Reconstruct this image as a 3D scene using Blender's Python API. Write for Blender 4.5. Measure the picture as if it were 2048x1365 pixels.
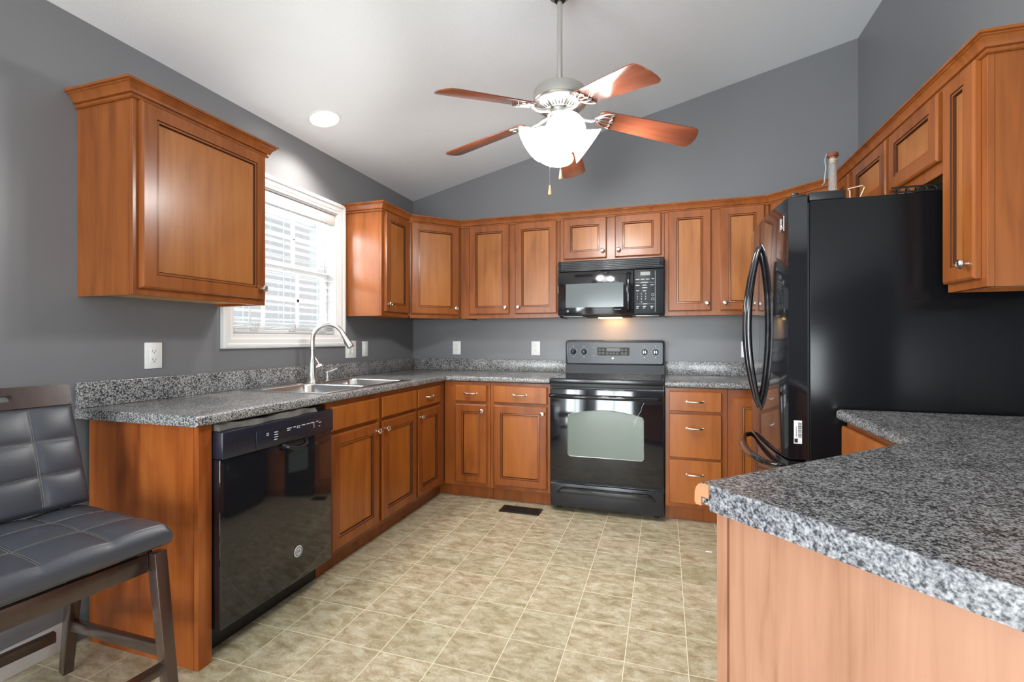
import bpy, bmesh, math, random
from mathutils import Vector, Matrix
random.seed(7)
R = math.radians
PI = math.pi
for o in list(bpy.data.objects): bpy.data.objects.remove(o)
sc = bpy.context.scene
COL = sc.collection
# ------------------------------------------------------------------ camera, world, exposure
W = 3.475          # kitchen width (left wall x=0, right wall x=W, back wall y=0)
H0 = 2.452         # ceiling height on the left wall
SL = 0.238         # ceiling slope
cam = bpy.data.cameras.new('camera')
cam.sensor_fit = 'HORIZONTAL'; cam.sensor_width = 36
cam.lens = 952.23/2048*36
cam.shift_y = -0.0015
cam.clip_start = .02
camo = bpy.data.objects.new('camera', cam); COL.objects.link(camo)
camo.location = (2.1954, -3.8796, 1.185)
camo.rotation_euler = (R(90), 0, R(17.7555))
sc.camera = camo
sc.view_settings.view_transform = 'Standard'
sc.view_settings.look = 'None'
sc.view_settings.exposure = 0.21
sc.view_settings.gamma = 1.0
sc.view_settings.use_curve_mapping = False
wd = bpy.data.worlds.new('sky'); sc.world = wd; wd.use_nodes = True
bg = wd.node_tree.nodes['Background']
bg.inputs[0].default_value = (.93, .96, 1, 1); bg.inputs[1].default_value = .78

def area(name, loc, rot, sx, sy, power, col=(1, 1, 1)):
    l = bpy.data.lights.new(name, 'AREA'); l.shape = 'RECTANGLE'; l.size = sx; l.size_y = sy
    l.energy = power; l.color = col
    o = bpy.data.objects.new(name, l); COL.objects.link(o); o.location = loc; o.rotation_euler = rot
    return o
def point(name, loc, power, r=.03, col=(1, .95, .88)):
    l = bpy.data.lights.new(name, 'POINT'); l.energy = power; l.shadow_soft_size = r; l.color = col
    o = bpy.data.objects.new(name, l); COL.objects.link(o); o.location = loc
    return o
DAY = (.93, .965, 1)
# daylight entering the dining room behind the camera through its windows and patio door
area('daylight_patio_door', (1.5, -7.62, 1.1), (R(90), 0, 0), 1.9, 2.0, 250, DAY)
area('daylight_left_door', (-.2, -5.75, 1.15), (R(90), 0, R(-90)), 2.3, 2.1, 320, DAY)
area('daylight_side_window', (7.12, -5.2, 1.5), (R(90), 0, R(90)), 1.8, 1.4, 110, DAY)
def aim(d): return Vector(d).to_track_quat('-Z', 'Y').to_euler()
area('daylight_kitchen_window', (-1.3, -2.0, 2.5), aim((1, .30, -.55)), 1.8, 1.4, 320, DAY)
area('daylight_ground_bounce', (-1.5, -1.55, .35), aim((1, 0, .80)), 2.2, 1.6, 330, DAY)  # added unseen area light, amplifies ground bounce onto ceiling and right wall

# ------------------------------------------------------------------ materials
def mat(name):
    m = bpy.data.materials.new(name); m.use_nodes = True
    nt = m.node_tree
    return m, nt, nt.nodes['Principled BSDF']
def N(nt, t, **kw):
    n = nt.nodes.new(t)
    for k, v in kw.items():
        if hasattr(n, k): setattr(n, k, v)
        else: n.inputs[k].default_value = v
    return n
def ramp(nt, stops):
    r = nt.nodes.new('ShaderNodeValToRGB')
    e = r.color_ramp.elements
    while len(e) < len(stops): e.new(.5)
    for x, (p, c) in zip(e, stops):
        x.position = p; x.color = (*c, 1)
    return r
def simple(name, col, rough=.4, metal=0, coat=0, spec=.5, bump=None, emis=None):
    m, nt, b = mat(name)
    b.inputs['Base Color'].default_value = (*col, 1)
    b.inputs['Roughness'].default_value = rough
    b.inputs['Metallic'].default_value = metal
    b.inputs['Coat Weight'].default_value = coat
    b.inputs['Coat Roughness'].default_value = .08
    b.inputs['Specular IOR Level'].default_value = spec
    if bump:
        tc = N(nt, 'ShaderNodeTexCoord'); n = N(nt, 'ShaderNodeTexNoise', Scale=bump[0], Detail=3.0)
        bp = N(nt, 'ShaderNodeBump', Strength=bump[1], Distance=bump[2])
        nt.links.new(tc.outputs['Object'], n.inputs['Vector'])
        nt.links.new(n.outputs['Fac'], bp.inputs['Height']); nt.links.new(bp.outputs['Normal'], b.inputs['Normal'])
    if emis:
        b.inputs['Emission Color'].default_value = (*emis[0], 1); b.inputs['Emission Strength'].default_value = emis[1]
    return m
def wood(name, dark, mid, light, rough=.32, coat=.28, grain=1.0, axis='z', blotch=.5, stops=(.3, .5, .72)):
    m, nt, b = mat(name); L = nt.links.new
    tc = N(nt, 'ShaderNodeTexCoord'); oi = N(nt, 'ShaderNodeObjectInfo')
    add = N(nt, 'ShaderNodeVectorMath', operation='ADD'); L(tc.outputs['Object'], add.inputs[0])
    mul = N(nt, 'ShaderNodeVectorMath', operation='SCALE'); mul.inputs['Scale'].default_value = 1.0
    cmb = N(nt, 'ShaderNodeCombineXYZ')
    mm = N(nt, 'ShaderNodeMath', operation='MULTIPLY'); mm.inputs[1].default_value = 9.0
    L(oi.outputs['Random'], mm.inputs[0])
    for i in range(3): L(mm.outputs[0], cmb.inputs[i])
    L(cmb.outputs[0], add.inputs[1])
    mp = N(nt, 'ShaderNodeMapping'); L(add.outputs[0], mp.inputs['Vector'])
    s = [26*grain, 26*grain, 26*grain]; s['xyz'.index(axis)] = 1.6*grain
    mp.inputs['Scale'].default_value = s
    n1 = N(nt, 'ShaderNodeTexNoise', Scale=1.0, Detail=5.0, Roughness=.6, Distortion=.8)
    L(mp.outputs[0], n1.inputs['Vector'])
    mp2 = N(nt, 'ShaderNodeMapping'); L(add.outputs[0], mp2.inputs['Vector'])
    s2 = [7, 7, 7]; s2['xyz'.index(axis)] = 2.2
    mp2.inputs['Scale'].default_value = s2
    n2 = N(nt, 'ShaderNodeTexNoise', Scale=1.0, Detail=3.0, Distortion=.6); L(mp2.outputs[0], n2.inputs['Vector'])
    mix = N(nt, 'ShaderNodeMix'); mix.inputs['Factor'].default_value = blotch
    L(n1.outputs['Fac'], mix.inputs['A']); L(n2.outputs['Fac'], mix.inputs['B'])
    rp = ramp(nt, list(zip(stops, (dark, mid, light)))); L(mix.outputs['Result'], rp.inputs['Fac'])
    L(rp.outputs['Color'], b.inputs['Base Color'])
    b.inputs['Roughness'].default_value = rough; b.inputs['Specular IOR Level'].default_value = .3
    b.inputs['Coat Weight'].default_value = coat; b.inputs['Coat Roughness'].default_value = .22
    bp = N(nt, 'ShaderNodeBump', Strength=.04, Distance=.002); L(n1.outputs['Fac'], bp.inputs['Height'])
    L(bp.outputs['Normal'], b.inputs['Normal'])
    return m
def granite(name, scale=300, rough=.25, c0=(.012, .012, .014), c1=(.085, .083, .085), c2=(.30, .295, .29), c3=(.55, .54, .53)):
    m, nt, b = mat(name); L = nt.links.new
    tc = N(nt, 'ShaderNodeTexCoord')
    n1 = N(nt, 'ShaderNodeTexNoise', Scale=scale, Detail=2.0, Roughness=.55)
    n2 = N(nt, 'ShaderNodeTexNoise', Scale=scale*.45, Detail=1.0, Roughness=.5)
    n3 = N(nt, 'ShaderNodeTexNoise', Scale=14.0, Detail=2.0)
    for n in (n1, n2, n3): L(tc.outputs['Object'], n.inputs['Vector'])
    mix = N(nt, 'ShaderNodeMix'); mix.inputs['Factor'].default_value = .4
    L(n1.outputs['Fac'], mix.inputs['A']); L(n2.outputs['Fac'], mix.inputs['B'])
    a = N(nt, 'ShaderNodeMath', operation='MULTIPLY_ADD'); a.inputs[1].default_value = .12; L(n3.outputs['Fac'], a.inputs[0]); L(mix.outputs['Result'], a.inputs[2])
    rp = ramp(nt, [(.455, c0), (.525, c1), (.60, c2), (.70, c3)]); L(a.outputs[0], rp.inputs['Fac'])
    L(rp.outputs['Color'], b.inputs['Base Color'])
    b.inputs['Roughness'].default_value = rough
    b.inputs['Coat Weight'].default_value = .15; b.inputs['Coat Roughness'].default_value = .2
    bp = N(nt, 'ShaderNodeBump', Strength=.05, Distance=.001); L(n1.outputs['Fac'], bp.inputs['Height']); L(bp.outputs['Normal'], b.inputs['Normal'])
    return m
def floor_mat():
    m, nt, b = mat('vinyl_tile'); L = nt.links.new
    tc = N(nt, 'ShaderNodeTexCoord')
    mp = N(nt, 'ShaderNodeMapping'); mp.inputs['Location'].default_value = (-.057, .09, 0); L(tc.outputs['Object'], mp.inputs['Vector'])
    br = N(nt, 'ShaderNodeTexBrick'); br.offset = 0; br.squash = 1
    br.inputs['Scale'].default_value = 1; br.inputs['Brick Width'].default_value = .222; br.inputs['Row Height'].default_value = .222
    br.inputs['Mortar Size'].default_value = .0017; br.inputs['Mortar Smooth'].default_value = .2; br.inputs['Bias'].default_value = 0
    br.inputs['Color1'].default_value = (0, 0, 0, 1); br.inputs['Color2'].default_value = (1, 1, 1, 1); br.inputs['Mortar'].default_value = (.5, .5, .5, 1)
    L(mp.outputs[0], br.inputs['Vector'])
    # each tile shifts its mottling
    sep = N(nt, 'ShaderNodeSeparateColor'); L(br.outputs['Color'], sep.inputs[0])
    cmb = N(nt, 'ShaderNodeCombineXYZ'); mm = N(nt, 'ShaderNodeMath', operation='MULTIPLY'); mm.inputs[1].default_value = 5; L(sep.outputs[0], mm.inputs[0])
    L(mm.outputs[0], cmb.inputs['Z'])
    ad = N(nt, 'ShaderNodeVectorMath', operation='ADD'); L(tc.outputs['Object'], ad.inputs[0]); L(cmb.outputs[0], ad.inputs[1])
    mp2 = N(nt, 'ShaderNodeMapping'); mp2.inputs['Rotation'].default_value = (0, 0, R(35)); mp2.inputs['Scale'].default_value = (1, 1.9, 1); L(ad.outputs[0], mp2.inputs['Vector'])
    n1 = N(nt, 'ShaderNodeTexNoise', Scale=13.0, Detail=10.0, Roughness=.68, Distortion=.5); L(mp2.outputs[0], n1.inputs['Vector'])
    n2 = N(nt, 'ShaderNodeTexNoise', Scale=150.0, Detail=4.0, Roughness=.75); L(ad.outputs[0], n2.inputs['Vector'])
    mx = N(nt, 'ShaderNodeMix'); mx.inputs['Factor'].default_value = .3; L(n1.outputs['Fac'], mx.inputs['A']); L(n2.outputs['Fac'], mx.inputs['B'])
    rp = ramp(nt, [(.36, (.27, .205, .115)), (.46, (.40, .33, .21)), (.54, (.51, .445, .315)), (.64, (.66, .615, .485))]); L(mx.outputs['Result'], rp.inputs['Fac'])
    tint = N(nt, 'ShaderNodeMix', data_type='RGBA', blend_type='MULTIPLY'); tint.inputs['Factor'].default_value = 1
    rt = ramp(nt, [(0, (.86, .88, .83)), (1, (1.0, .97, .96))]); L(sep.outputs[0], rt.inputs['Fac'])
    L(rp.outputs['Color'], tint.inputs['A']); L(rt.outputs['Color'], tint.inputs['B'])
    g = N(nt, 'ShaderNodeMix', data_type='RGBA'); L(br.outputs['Fac'], g.inputs['Factor']); L(tint.outputs['Result'], g.inputs['A'])
    g.inputs['B'].default_value = (.74, .67, .48, 1)
    L(g.outputs['Result'], b.inputs['Base Color'])
    b.inputs['Roughness'].default_value = .42
    bp = N(nt, 'ShaderNodeBump', Strength=.25, Distance=.001); inv = N(nt, 'ShaderNodeMath', operation='SUBTRACT'); inv.inputs[0].default_value = 1
    L(br.outputs['Fac'], inv.inputs[1]); L(inv.outputs[0], bp.inputs['Height']); L(bp.outputs['Normal'], b.inputs['Normal'])
    return m
def glass_mat():
    m = bpy.data.materials.new('window_glass'); m.use_nodes = True; nt = m.node_tree; nt.nodes.clear()
    o = nt.nodes.new('ShaderNodeOutputMaterial'); t = nt.nodes.new('ShaderNodeBsdfTransparent'); g = nt.nodes.new('ShaderNodeBsdfGlossy')
    t.inputs[0].default_value = (.95, .97, .97, 1); g.inputs['Roughness'].default_value = .02
    mx = nt.nodes.new('ShaderNodeMixShader'); mx.inputs[0].default_value = .08
    nt.links.new(t.outputs[0], mx.inputs[1]); nt.links.new(g.outputs[0], mx.inputs[2]); nt.links.new(mx.outputs[0], o.inputs[0])
    return m
M = {}
M['darkfloor'] = wood('dark_wood_floor', (.05, .028, .016), (.09, .05, .03), (.13, .075, .045), axis='x')
M['wall'] = simple('grey_wall_paint', (.184, .184, .193), .36, spec=.5, bump=(260, .06, .002))
M['ceil'] = simple('white_ceiling', (.85, .88, .915), .85, bump=(170, .35, .004))
M['trim'] = simple('white_trim_paint', (.70, .695, .68), .35)
M['floor'] = floor_mat()
M['oak'] = wood('cabinet_wood', (.23, .074, .016), (.34, .122, .031), (.41, .160, .046))
M['oak_frame'] = wood('cabinet_frame_wood', (.150, .038, .007), (.245, .070, .014), (.325, .100, .023))
M['base_frame'] = wood('base_frame_wood', (.15, .035, .005), (.24, .063, .010), (.32, .092, .017))
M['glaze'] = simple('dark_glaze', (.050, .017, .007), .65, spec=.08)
M['oak_base'] = wood('cabinet_wood_base', (.20, .050, .007), (.31, .088, .012), (.385, .120, .020))
M['panel'] = wood('end_panel_wood', (.12, .022, .003), (.27, .065, .010), (.40, .12, .022), grain=.8, blotch=.55)
M['lam'] = wood('peninsula_laminate', (.20, .086, .045), (.285, .140, .083), (.335, .172, .106), rough=.4, coat=.1, grain=1.5, blotch=.45, stops=(.32, .47, .64))
M['maple'] = wood('pale_underside', (.50, .30, .11), (.58, .36, .15), (.64, .42, .19), rough=.5, coat=0)
M['rawwood'] = simple('particle_board', (.40, .18, .085), .7, bump=(300, .3, .002))
M['gran'] = granite('granite_laminate', scale=340, c3=(.46, .455, .45))
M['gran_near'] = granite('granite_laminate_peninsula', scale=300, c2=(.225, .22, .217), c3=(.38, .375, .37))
M['gran_strip'] = granite('granite_edge_strip', scale=230, rough=.3, c0=(.025, .026, .032), c1=(.105, .105, .115), c2=(.20, .20, .21), c3=(.31, .31, .315))
M['black'] = simple('black_gloss', (.008, .008, .010), .07, coat=.4)
M['blackm'] = simple('black_enamel', (.013, .014, .018), .2, coat=.2)
M['navy'] = simple('black_blue_plastic', (.012, .013, .022), .3)
M['blackt'] = simple('black_textured_steel', (.006, .006, .007), .17, bump=(420, .04, .001), spec=.22)
M['blackp'] = simple('black_plastic', (.012, .012, .012), .45)
M['dull'] = simple('dull_black_panel', (.016, .018, .021), .38, spec=.18)
M['dkgrey'] = simple('dark_grey_panel', (.040, .047, .056), .3, spec=.3, coat=.08)
M['steel'] = simple('stainless_steel', (.62, .62, .62), .25, metal=1)
M['nickel'] = simple('brushed_nickel', (.60, .585, .55), .28, metal=1)
M['knob'] = simple('satin_nickel', (.72, .68, .62), .25, metal=1)
M['chrome'] = simple('polished_metal', (.8, .8, .8), .12, metal=1)
M['white'] = simple('white_plastic', (.82, .82, .80), .35)
M['slot'] = simple('outlet_slot', (.04, .04, .04), .6)
M['slat'] = simple('blind_slat', (.62, .62, .62), .45)
M['glass'] = glass_mat()
M['blade'] = wood('fan_blade_wood', (.12, .030, .015), (.22, .062, .030), (.30, .10, .05), rough=.22, coat=.6, axis='x', grain=.7)
M['shade'] = simple('lit_frosted_glass', (.9, .9, .9), .4, emis=((1, .99, .975), 6.0))
M['lampglow'] = simple('recessed_lamp_glow', (.9, .9, .9), .4, emis=((1, .97, .92), 7))
M['warmglow'] = simple('warm_cooktop_lamp', (.9, .8, .5), .4, emis=((1, .62, .22), 4))
M['leather'] = simple('black_leather', (.042, .045, .056), .36, bump=(500, .25, .001), spec=.6)
M['seam'] = simple('leather_seam', (.10, .095, .09), .6)
M['espresso'] = wood('espresso_wood', (.022, .011, .008), (.036, .018, .013), (.052, .027, .019), rough=.25, coat=.8, grain=.6)
M['label'] = simple('white_print', (.55, .57, .59), .5)
M['dimprint'] = simple('dim_grey_print', (.20, .21, .22), .5)
M['sticker'] = simple('white_sticker', (.80, .80, .80), .5)
M['ink'] = simple('black_ink', (.01, .01, .01), .5)
M['ovenglass'] = simple('oven_window_glass', (.13, .16, .135), .12, coat=.3)  # pale grey-green base colour has the pane's bright reflection painted in
M['mwglass'] = simple('microwave_window', (.10, .115, .115), .15, coat=.25)
M['lcd'] = simple('display_window', (.20, .22, .20), .3)
M['felt'] = simple('grey_insulation_felt', (.13, .12, .105), .9, bump=(120, .6, .006))
M['bronze'] = simple('bronze_register', (.03, .022, .017), .4, metal=.4)
M['cork'] = simple('cork', (.55, .40, .22), .8)
M['redwood'] = simple('wooden_stopper', (.16, .05, .03), .35)
M['wire'] = simple('cream_wire', (.75, .66, .50), .4)
M['greymetal'] = simple('grey_metal', (.35, .36, .36), .35, metal=.6)
M['fob'] = simple('pale_wood_fob', (.62, .43, .24), .5)
M['bottle'] = None
def bottle_glass():
    m, nt, b = mat('clear_bottle_glass')
    b.inputs['Base Color'].default_value = (.93, .95, .94, 1); b.inputs['Roughness'].default_value = .03
    b.inputs['Transmission Weight'].default_value = .9; b.inputs['IOR'].default_value = 1.3
    return m
M['bottle'] = bottle_glass()

# ------------------------------------------------------------------ mesh builder
class MB:
    def __init__(s): s.bm = bmesh.new()
    def box(s, x0, x1, y0, y1, z0, z1, bev=0, seg=2, mx=None):
        t = bmesh.new()
        vs = [t.verts.new((x, y, z)) for x in (x0, x1) for y in (y0, y1) for z in (z0, z1)]
        for f in ((0, 1, 3, 2), (4, 6, 7, 5), (0, 4, 5, 1), (2, 3, 7, 6), (0, 2, 6, 4), (1, 5, 7, 3)):
            t.faces.new([vs[i] for i in f])
        bmesh.ops.recalc_face_normals(t, faces=t.faces)
        if bev: bmesh.ops.bevel(t, geom=list(t.edges), offset=bev, segments=seg, affect='EDGES', profile=.5)
        s.merge(t, mx); return s
    def merge(s, t, mx=None):
        if mx is not None: bmesh.ops.transform(t, matrix=mx, verts=t.verts)
        me = bpy.data.meshes.new('tmp'); t.to_mesh(me); t.free(); s.bm.from_mesh(me); bpy.data.meshes.remove(me)
    def lathe(s, prof, mx=None, n=24, a0=0, a1=2*PI):
        t = bmesh.new(); full = abs(a1-a0-2*PI) < 1e-6
        rings = []
        for r, z in prof:
            if r < 1e-6: rings.append([t.verts.new((0, 0, z))]); continue
            k = n if full else n+1
            rings.append([t.verts.new((r*math.cos(a0+(a1-a0)*i/n), r*math.sin(a0+(a1-a0)*i/n), z)) for i in range(k)])
        for A, B in zip(rings, rings[1:]):
            m = n
            for i in range(m):
                j = (i+1) % n if full else i+1
                if len(A) == 1 and len(B) == 1: continue
                if len(A) == 1: t.faces.new((A[0], B[i], B[j]))
                elif len(B) == 1: t.faces.new((A[i], B[0], A[j]))
                else: t.faces.new((A[i], B[i], B[j], A[j]))
        bmesh.ops.recalc_face_normals(t, faces=t.faces)
        s.merge(t, mx); return s
    def tube(s, pts, r, n=10, cap=True, closed=False, flat=None):
        pts = [Vector(p) for p in pts]; k = len(pts)
        rs = r if isinstance(r, (list, tuple)) else [r]*k
        t = bmesh.new(); rings = []; up = None
        for i, p in enumerate(pts):
            if closed: d = pts[(i+1) % k]-pts[i-1]
            else: d = pts[min(i+1, k-1)]-pts[max(i-1, 0)]
            d.normalize()
            if up is None:
                up = Vector((0, 0, 1)) if abs(d.z) < .9 else Vector((1, 0, 0))
            up = (up-d*up.dot(d)).normalized(); sd = d.cross(up)
            fx = flat or (1, 1)
            rings.append([t.verts.new(p+rs[i]*(fx[0]*math.cos(2*PI*j/n)*sd+fx[1]*math.sin(2*PI*j/n)*up)) for j in range(n)])
        m = k if closed else k-1
        for i in range(m):
            A, B = rings[i], rings[(i+1) % k]
            for j in range(n): t.faces.new((A[j], A[(j+1) % n], B[(j+1) % n], B[j]))
        if cap and not closed: t.faces.new(rings[0]); t.faces.new(rings[-1])
        bmesh.ops.recalc_face_normals(t, faces=t.faces)
        s.merge(t); return s
    def bar(s, p0, p1, w0, d0, w1=None, d1=None, side=(0, 1, 0), bev=.003):
        # tapered rectangular bar from p0 to p1; w along side, d across
        p0, p1 = Vector(p0), Vector(p1); w1 = w1 or w0; d1 = d1 or d0
        ax = (p1-p0).normalized(); sd = Vector(side); sd = (sd-ax*sd.dot(ax)).normalized(); q = ax.cross(sd)
        t = bmesh.new(); rs = []
        for p, w, d in ((p0, w0, d0), (p1, w1, d1)):
            rs.append([t.verts.new(p+sd*w/2*a+q*d/2*b) for a, b in ((-1, -1), (1, -1), (1, 1), (-1, 1))])
        for j in range(4): t.faces.new((rs[0][j], rs[0][(j+1) % 4], rs[1][(j+1) % 4], rs[1][j]))
        t.faces.new(rs[0]); t.faces.new(rs[1])
        bmesh.ops.recalc_face_normals(t, faces=t.faces)
        if bev: bmesh.ops.bevel(t, geom=list(t.edges), offset=bev, segments=2, affect='EDGES', profile=.5)
        s.merge(t); return s
    def prism(s, poly, z0, z1, mx=None, bev=0, bsel=None, seg=4):
        t = bmesh.new()
        a = [t.verts.new((x, y, z0)) for x, y in poly]; b = [t.verts.new((x, y, z1)) for x, y in poly]
        n = len(poly)
        t.faces.new(a); t.faces.new(b)
        for i in range(n): t.faces.new((a[i], a[(i+1) % n], b[(i+1) % n], b[i]))
        bmesh.ops.recalc_face_normals(t, faces=t.faces)
        if bev:
            es = [e for e in t.edges if (bsel is None or bsel(e.verts[0].co, e.verts[1].co))]
            bmesh.ops.bevel(t, geom=es, offset=bev, segments=seg, affect='EDGES', profile=.5)
        s.merge(t, mx); return s
    def sweep(s, path, prof, closed=False):
        # path: list of (x,y) ; prof: (offset to the right of travel, z)
        P = [Vector((x, y)) for x, y in path]; n = len(P); t = bmesh.new(); rings = []
        for i in range(n):
            ds = []
            if i > 0: ds.append((P[i]-P[i-1]).normalized())
            if i < n-1: ds.append((P[i+1]-P[i]).normalized())
            nr = [Vector((d.y, -d.x)) for d in ds]
            if len(nr) == 2:
                m = (nr[0]+nr[1]).normalized(); m = m/m.dot(nr[0])
            else: m = nr[0]
            rings.append([t.verts.new((P[i].x+m.x*o, P[i].y+m.y*o, z)) for o, z in prof])
        k = len(prof)
        for A, B in zip(rings, rings[1:]):
            for j in range(k): t.faces.new((A[j], A[(j+1) % k], B[(j+1) % k], B[j]))
        t.faces.new(rings[0]); t.faces.new(rings[-1])
        bmesh.ops.recalc_face_normals(t, faces=t.faces)
        s.merge(t); return s
    def cells(s, xs, ys, mask, z0, z1, bsel=None, bev=0, seg=4):
        t = bmesh.new(); vd = {}
        def V(i, j, k):
            if (i, j, k) not in vd: vd[(i, j, k)] = t.verts.new((xs[i], ys[j], (z0, z1)[k]))
            return vd[(i, j, k)]
        nx, ny = len(xs)-1, len(ys)-1
        on = lambda i, j: 0 <= i < nx and 0 <= j < ny and mask(i, j)
        for i in range(nx):
            for j in range(ny):
                if not on(i, j): continue
                t.faces.new((V(i, j, 0), V(i, j+1, 0), V(i+1, j+1, 0), V(i+1, j, 0)))
                t.faces.new((V(i, j, 1), V(i+1, j, 1), V(i+1, j+1, 1), V(i, j+1, 1)))
                if not on(i-1, j): t.faces.new((V(i, j, 0), V(i, j, 1), V(i, j+1, 1), V(i, j+1, 0)))
                if not on(i+1, j): t.faces.new((V(i+1, j, 0), V(i+1, j+1, 0), V(i+1, j+1, 1), V(i+1, j, 1)))
                if not on(i, j-1): t.faces.new((V(i, j, 0), V(i+1, j, 0), V(i+1, j, 1), V(i, j, 1)))
                if not on(i, j+1): t.faces.new((V(i, j+1, 0), V(i, j+1, 1), V(i+1, j+1, 1), V(i+1, j+1, 0)))
        bmesh.ops.recalc_face_normals(t, faces=t.faces)
        if bev:
            es = [e for e in t.edges if bsel(e.verts[0].co, e.verts[1].co)]
            bmesh.ops.bevel(t, geom=es, offset=bev, segments=seg, affect='EDGES', profile=.5)
        s.merge(t); return s
    def quad(s, *ps):
        s.bm.faces.new([s.bm.verts.new(p) for p in ps]); return s
    def build(s, name, m, parent=None, angle=35):
        me = bpy.data.meshes.new(name); s.bm.to_mesh(me); s.bm.free()
        me.materials.append(m)
        for p in me.polygons: p.use_smooth = True
        me.set_sharp_from_angle(angle=R(angle))
        o = bpy.data.objects.new(name, me); COL.objects.link(o)
        if parent is not None: o.parent = parent
        return o
def thing(name, label, cat, loc=(0, 0, 0), rz=0, group=None):
    o = bpy.data.objects.new(name, None); COL.objects.link(o); o.empty_display_size = .1
    o.location = loc; o.rotation_euler = (0, 0, rz); o['label'] = label; o['category'] = cat
    if group: o['group'] = group
    return o
def tag(o, label, cat, group=None):
    o['label'] = label; o['category'] = cat
    if group: o['group'] = group
    return o
def struct(o): o['kind'] = 'structure'; return o
def rotmx(loc, z=(0, 0, 1)):
    # matrix that puts local +z along z at loc
    q = Vector(z).to_track_quat('Z', 'Y')
    return Matrix.Translation(loc) @ q.to_matrix().to_4x4()
def text(name, s, size, mx, m, parent, ext=.0004):
    cu = bpy.data.curves.new('t', 'FONT'); cu.body = s; cu.size = size; cu.extrude = ext; cu.align_x = 'CENTER'; cu.align_y = 'CENTER'
    o = bpy.data.objects.new('t', cu); COL.objects.link(o)
    bpy.context.view_layer.update()
    me = bpy.data.meshes.new_from_object(o.evaluated_get(bpy.context.evaluated_depsgraph_get()))
    bpy.data.objects.remove(o); bpy.data.curves.remove(cu)
    me.transform(mx); me.materials.clear(); me.materials.append(m); me.name = name
    t = bpy.data.objects.new(name, me); COL.objects.link(t); t.parent = parent
    return t
FRONT = Matrix.Rotation(R(90), 4, 'X')     # text in local xz plane facing local -y

# ------------------------------------------------------------------ room shell
HW = (-1.92, -1.06, 1.207, 2.067)      # kitchen window hole: y0 y1 z0 z1
Y0 = -7.5; XR = 7.0
struct(MB().box(-.15, 7.15, -4.7, .15, -.1, 0).build('floor', M['floor']))
struct(MB().box(-.15, 7.15, Y0-.2, -4.7, -.1, 0).build('floor_dining', M['darkfloor']))
mb = MB()
mb.cells([-.14, 0], [Y0, -6.95, -4.55, HW[0], HW[1], 0], lambda i, j: j not in (1, 3), 0, H0)
mb.box(-.14, 0, -6.95, -4.55, 2.2, H0)
mb.box(-.14, 0, HW[0], HW[1], 0, HW[2]); mb.box(-.14, 0, HW[0], HW[1], HW[3], H0)
struct(mb.build('wall_left', M['wall']))
XZ = Matrix.Rotation(R(90), 4, 'X')    # maps (x,y)->(x,z), extrude z-> -y
zr = H0+SL*W
mb = MB(); mb.prism([(-.14, 0), (W+.12, 0), (W+.12, H0+SL*(W+.12)), (-.14, H0-SL*.14)], -.12, 0, XZ)
struct(mb.build('wall_back', M['wall']))
YE = -3.03
mb = MB(); mb.prism([(W, 0), (W+.12, 0), (W+.12, H0+SL*(W+.12)), (W, zr)], 0, -YE, XZ)
struct(mb.build('wall_right', M['wall']))
mb = MB(); XG = 4.6; zg = H0+SL*XG
mb.prism([(-.15, H0-SL*.15), (XG, zg), (7, zg-SL*(7-XG)), (7, zg-SL*(7-XG)+.1), (XG, zg+.1), (-.15, H0-SL*.15+.1)], -.15, -Y0+.2, XZ)
struct(mb.build('ceiling', M['ceil']))
mb = MB(); mb.box(W+.12, XR+.1, -3.03, -2.93, 0, 3.6)
struct(mb.build('wall_partition', M['wall']))
# dining-room walls behind the camera, with real openings
mb = MB(); mb.cells([-.14, .5, 2.5, 5.95, 6.25, XR+.1], [0, .9, 2.05, 2.2, 3.6],
    lambda i, j: not ((i == 1 and j in (0, 1)) or (i == 3 and j == 1)), -Y0, -Y0+.12)
for v in mb.bm.verts: v.co = Vector((v.co.x, -v.co.z, v.co.y))
bmesh.ops.recalc_face_normals(mb.bm, faces=mb.bm.faces)
struct(mb.build('wall_front', M['wall']))
mb = MB(); mb.cells([Y0, -6.1, -4.3, -2.93], [0, .8, 2.2, 3.6], lambda i, j: not (i == 1 and j == 1), XR, XR+.12)
for v in mb.bm.verts: v.co = Vector((v.co.z, v.co.x, v.co.y))
bmesh.ops.recalc_face_normals(mb.bm, faces=mb.bm.faces)
struct(mb.build('wall_dining', M['wall']))
def winframe(name, pane, mx, w, h, nx, ny, t=.05):
    mb = MB()
    for a, b, c, d in ((0, t, 0, h), (w-t, w, 0, h), (t, w-t, 0, t), (t, w-t, h-t, h)): mb.box(a, b, -.03, .03, c, d, mx=mx)
    for i in range(1, nx): mb.box(w*i/nx-.02, w*i/nx+.02, -.02, .02, t, h-t, mx=mx)
    for i in range(1, ny): mb.box(t, w-t, -.02, .02, h*i/ny-.015, h*i/ny+.015, mx=mx)
    o = struct(mb.build(name, M['trim']))
    MB().box(t, w-t, -.004, .004, t, h-t, mx=mx).build('pane', M['glass'], o)
winframe('window_2', 0, Matrix.Translation((5.95, Y0-.06, .9)), .3, 1.15, 1, 2)
winframe('door_1', 0, Matrix.Translation((.5, Y0-.06, 0)), 2.0, 2.05, 2, 1, .07)
winframe('door_2', 0, Matrix.Translation((-.07, -6.95, 0)) @ Matrix.Rotation(R(90), 4, 'Z'), 2.4, 2.2, 2, 1, .07)
winframe('window_3', 0, Matrix.Translation((XR+.06, -6.1, .8)) @ Matrix.Rotation(R(90), 4, 'Z'), 1.8, 1.4, 2, 2)
struct(MB().box(.0005, .016, -4.55, -2.64, 0, .105, .004).build('baseboard_left', M['trim']))

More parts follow.
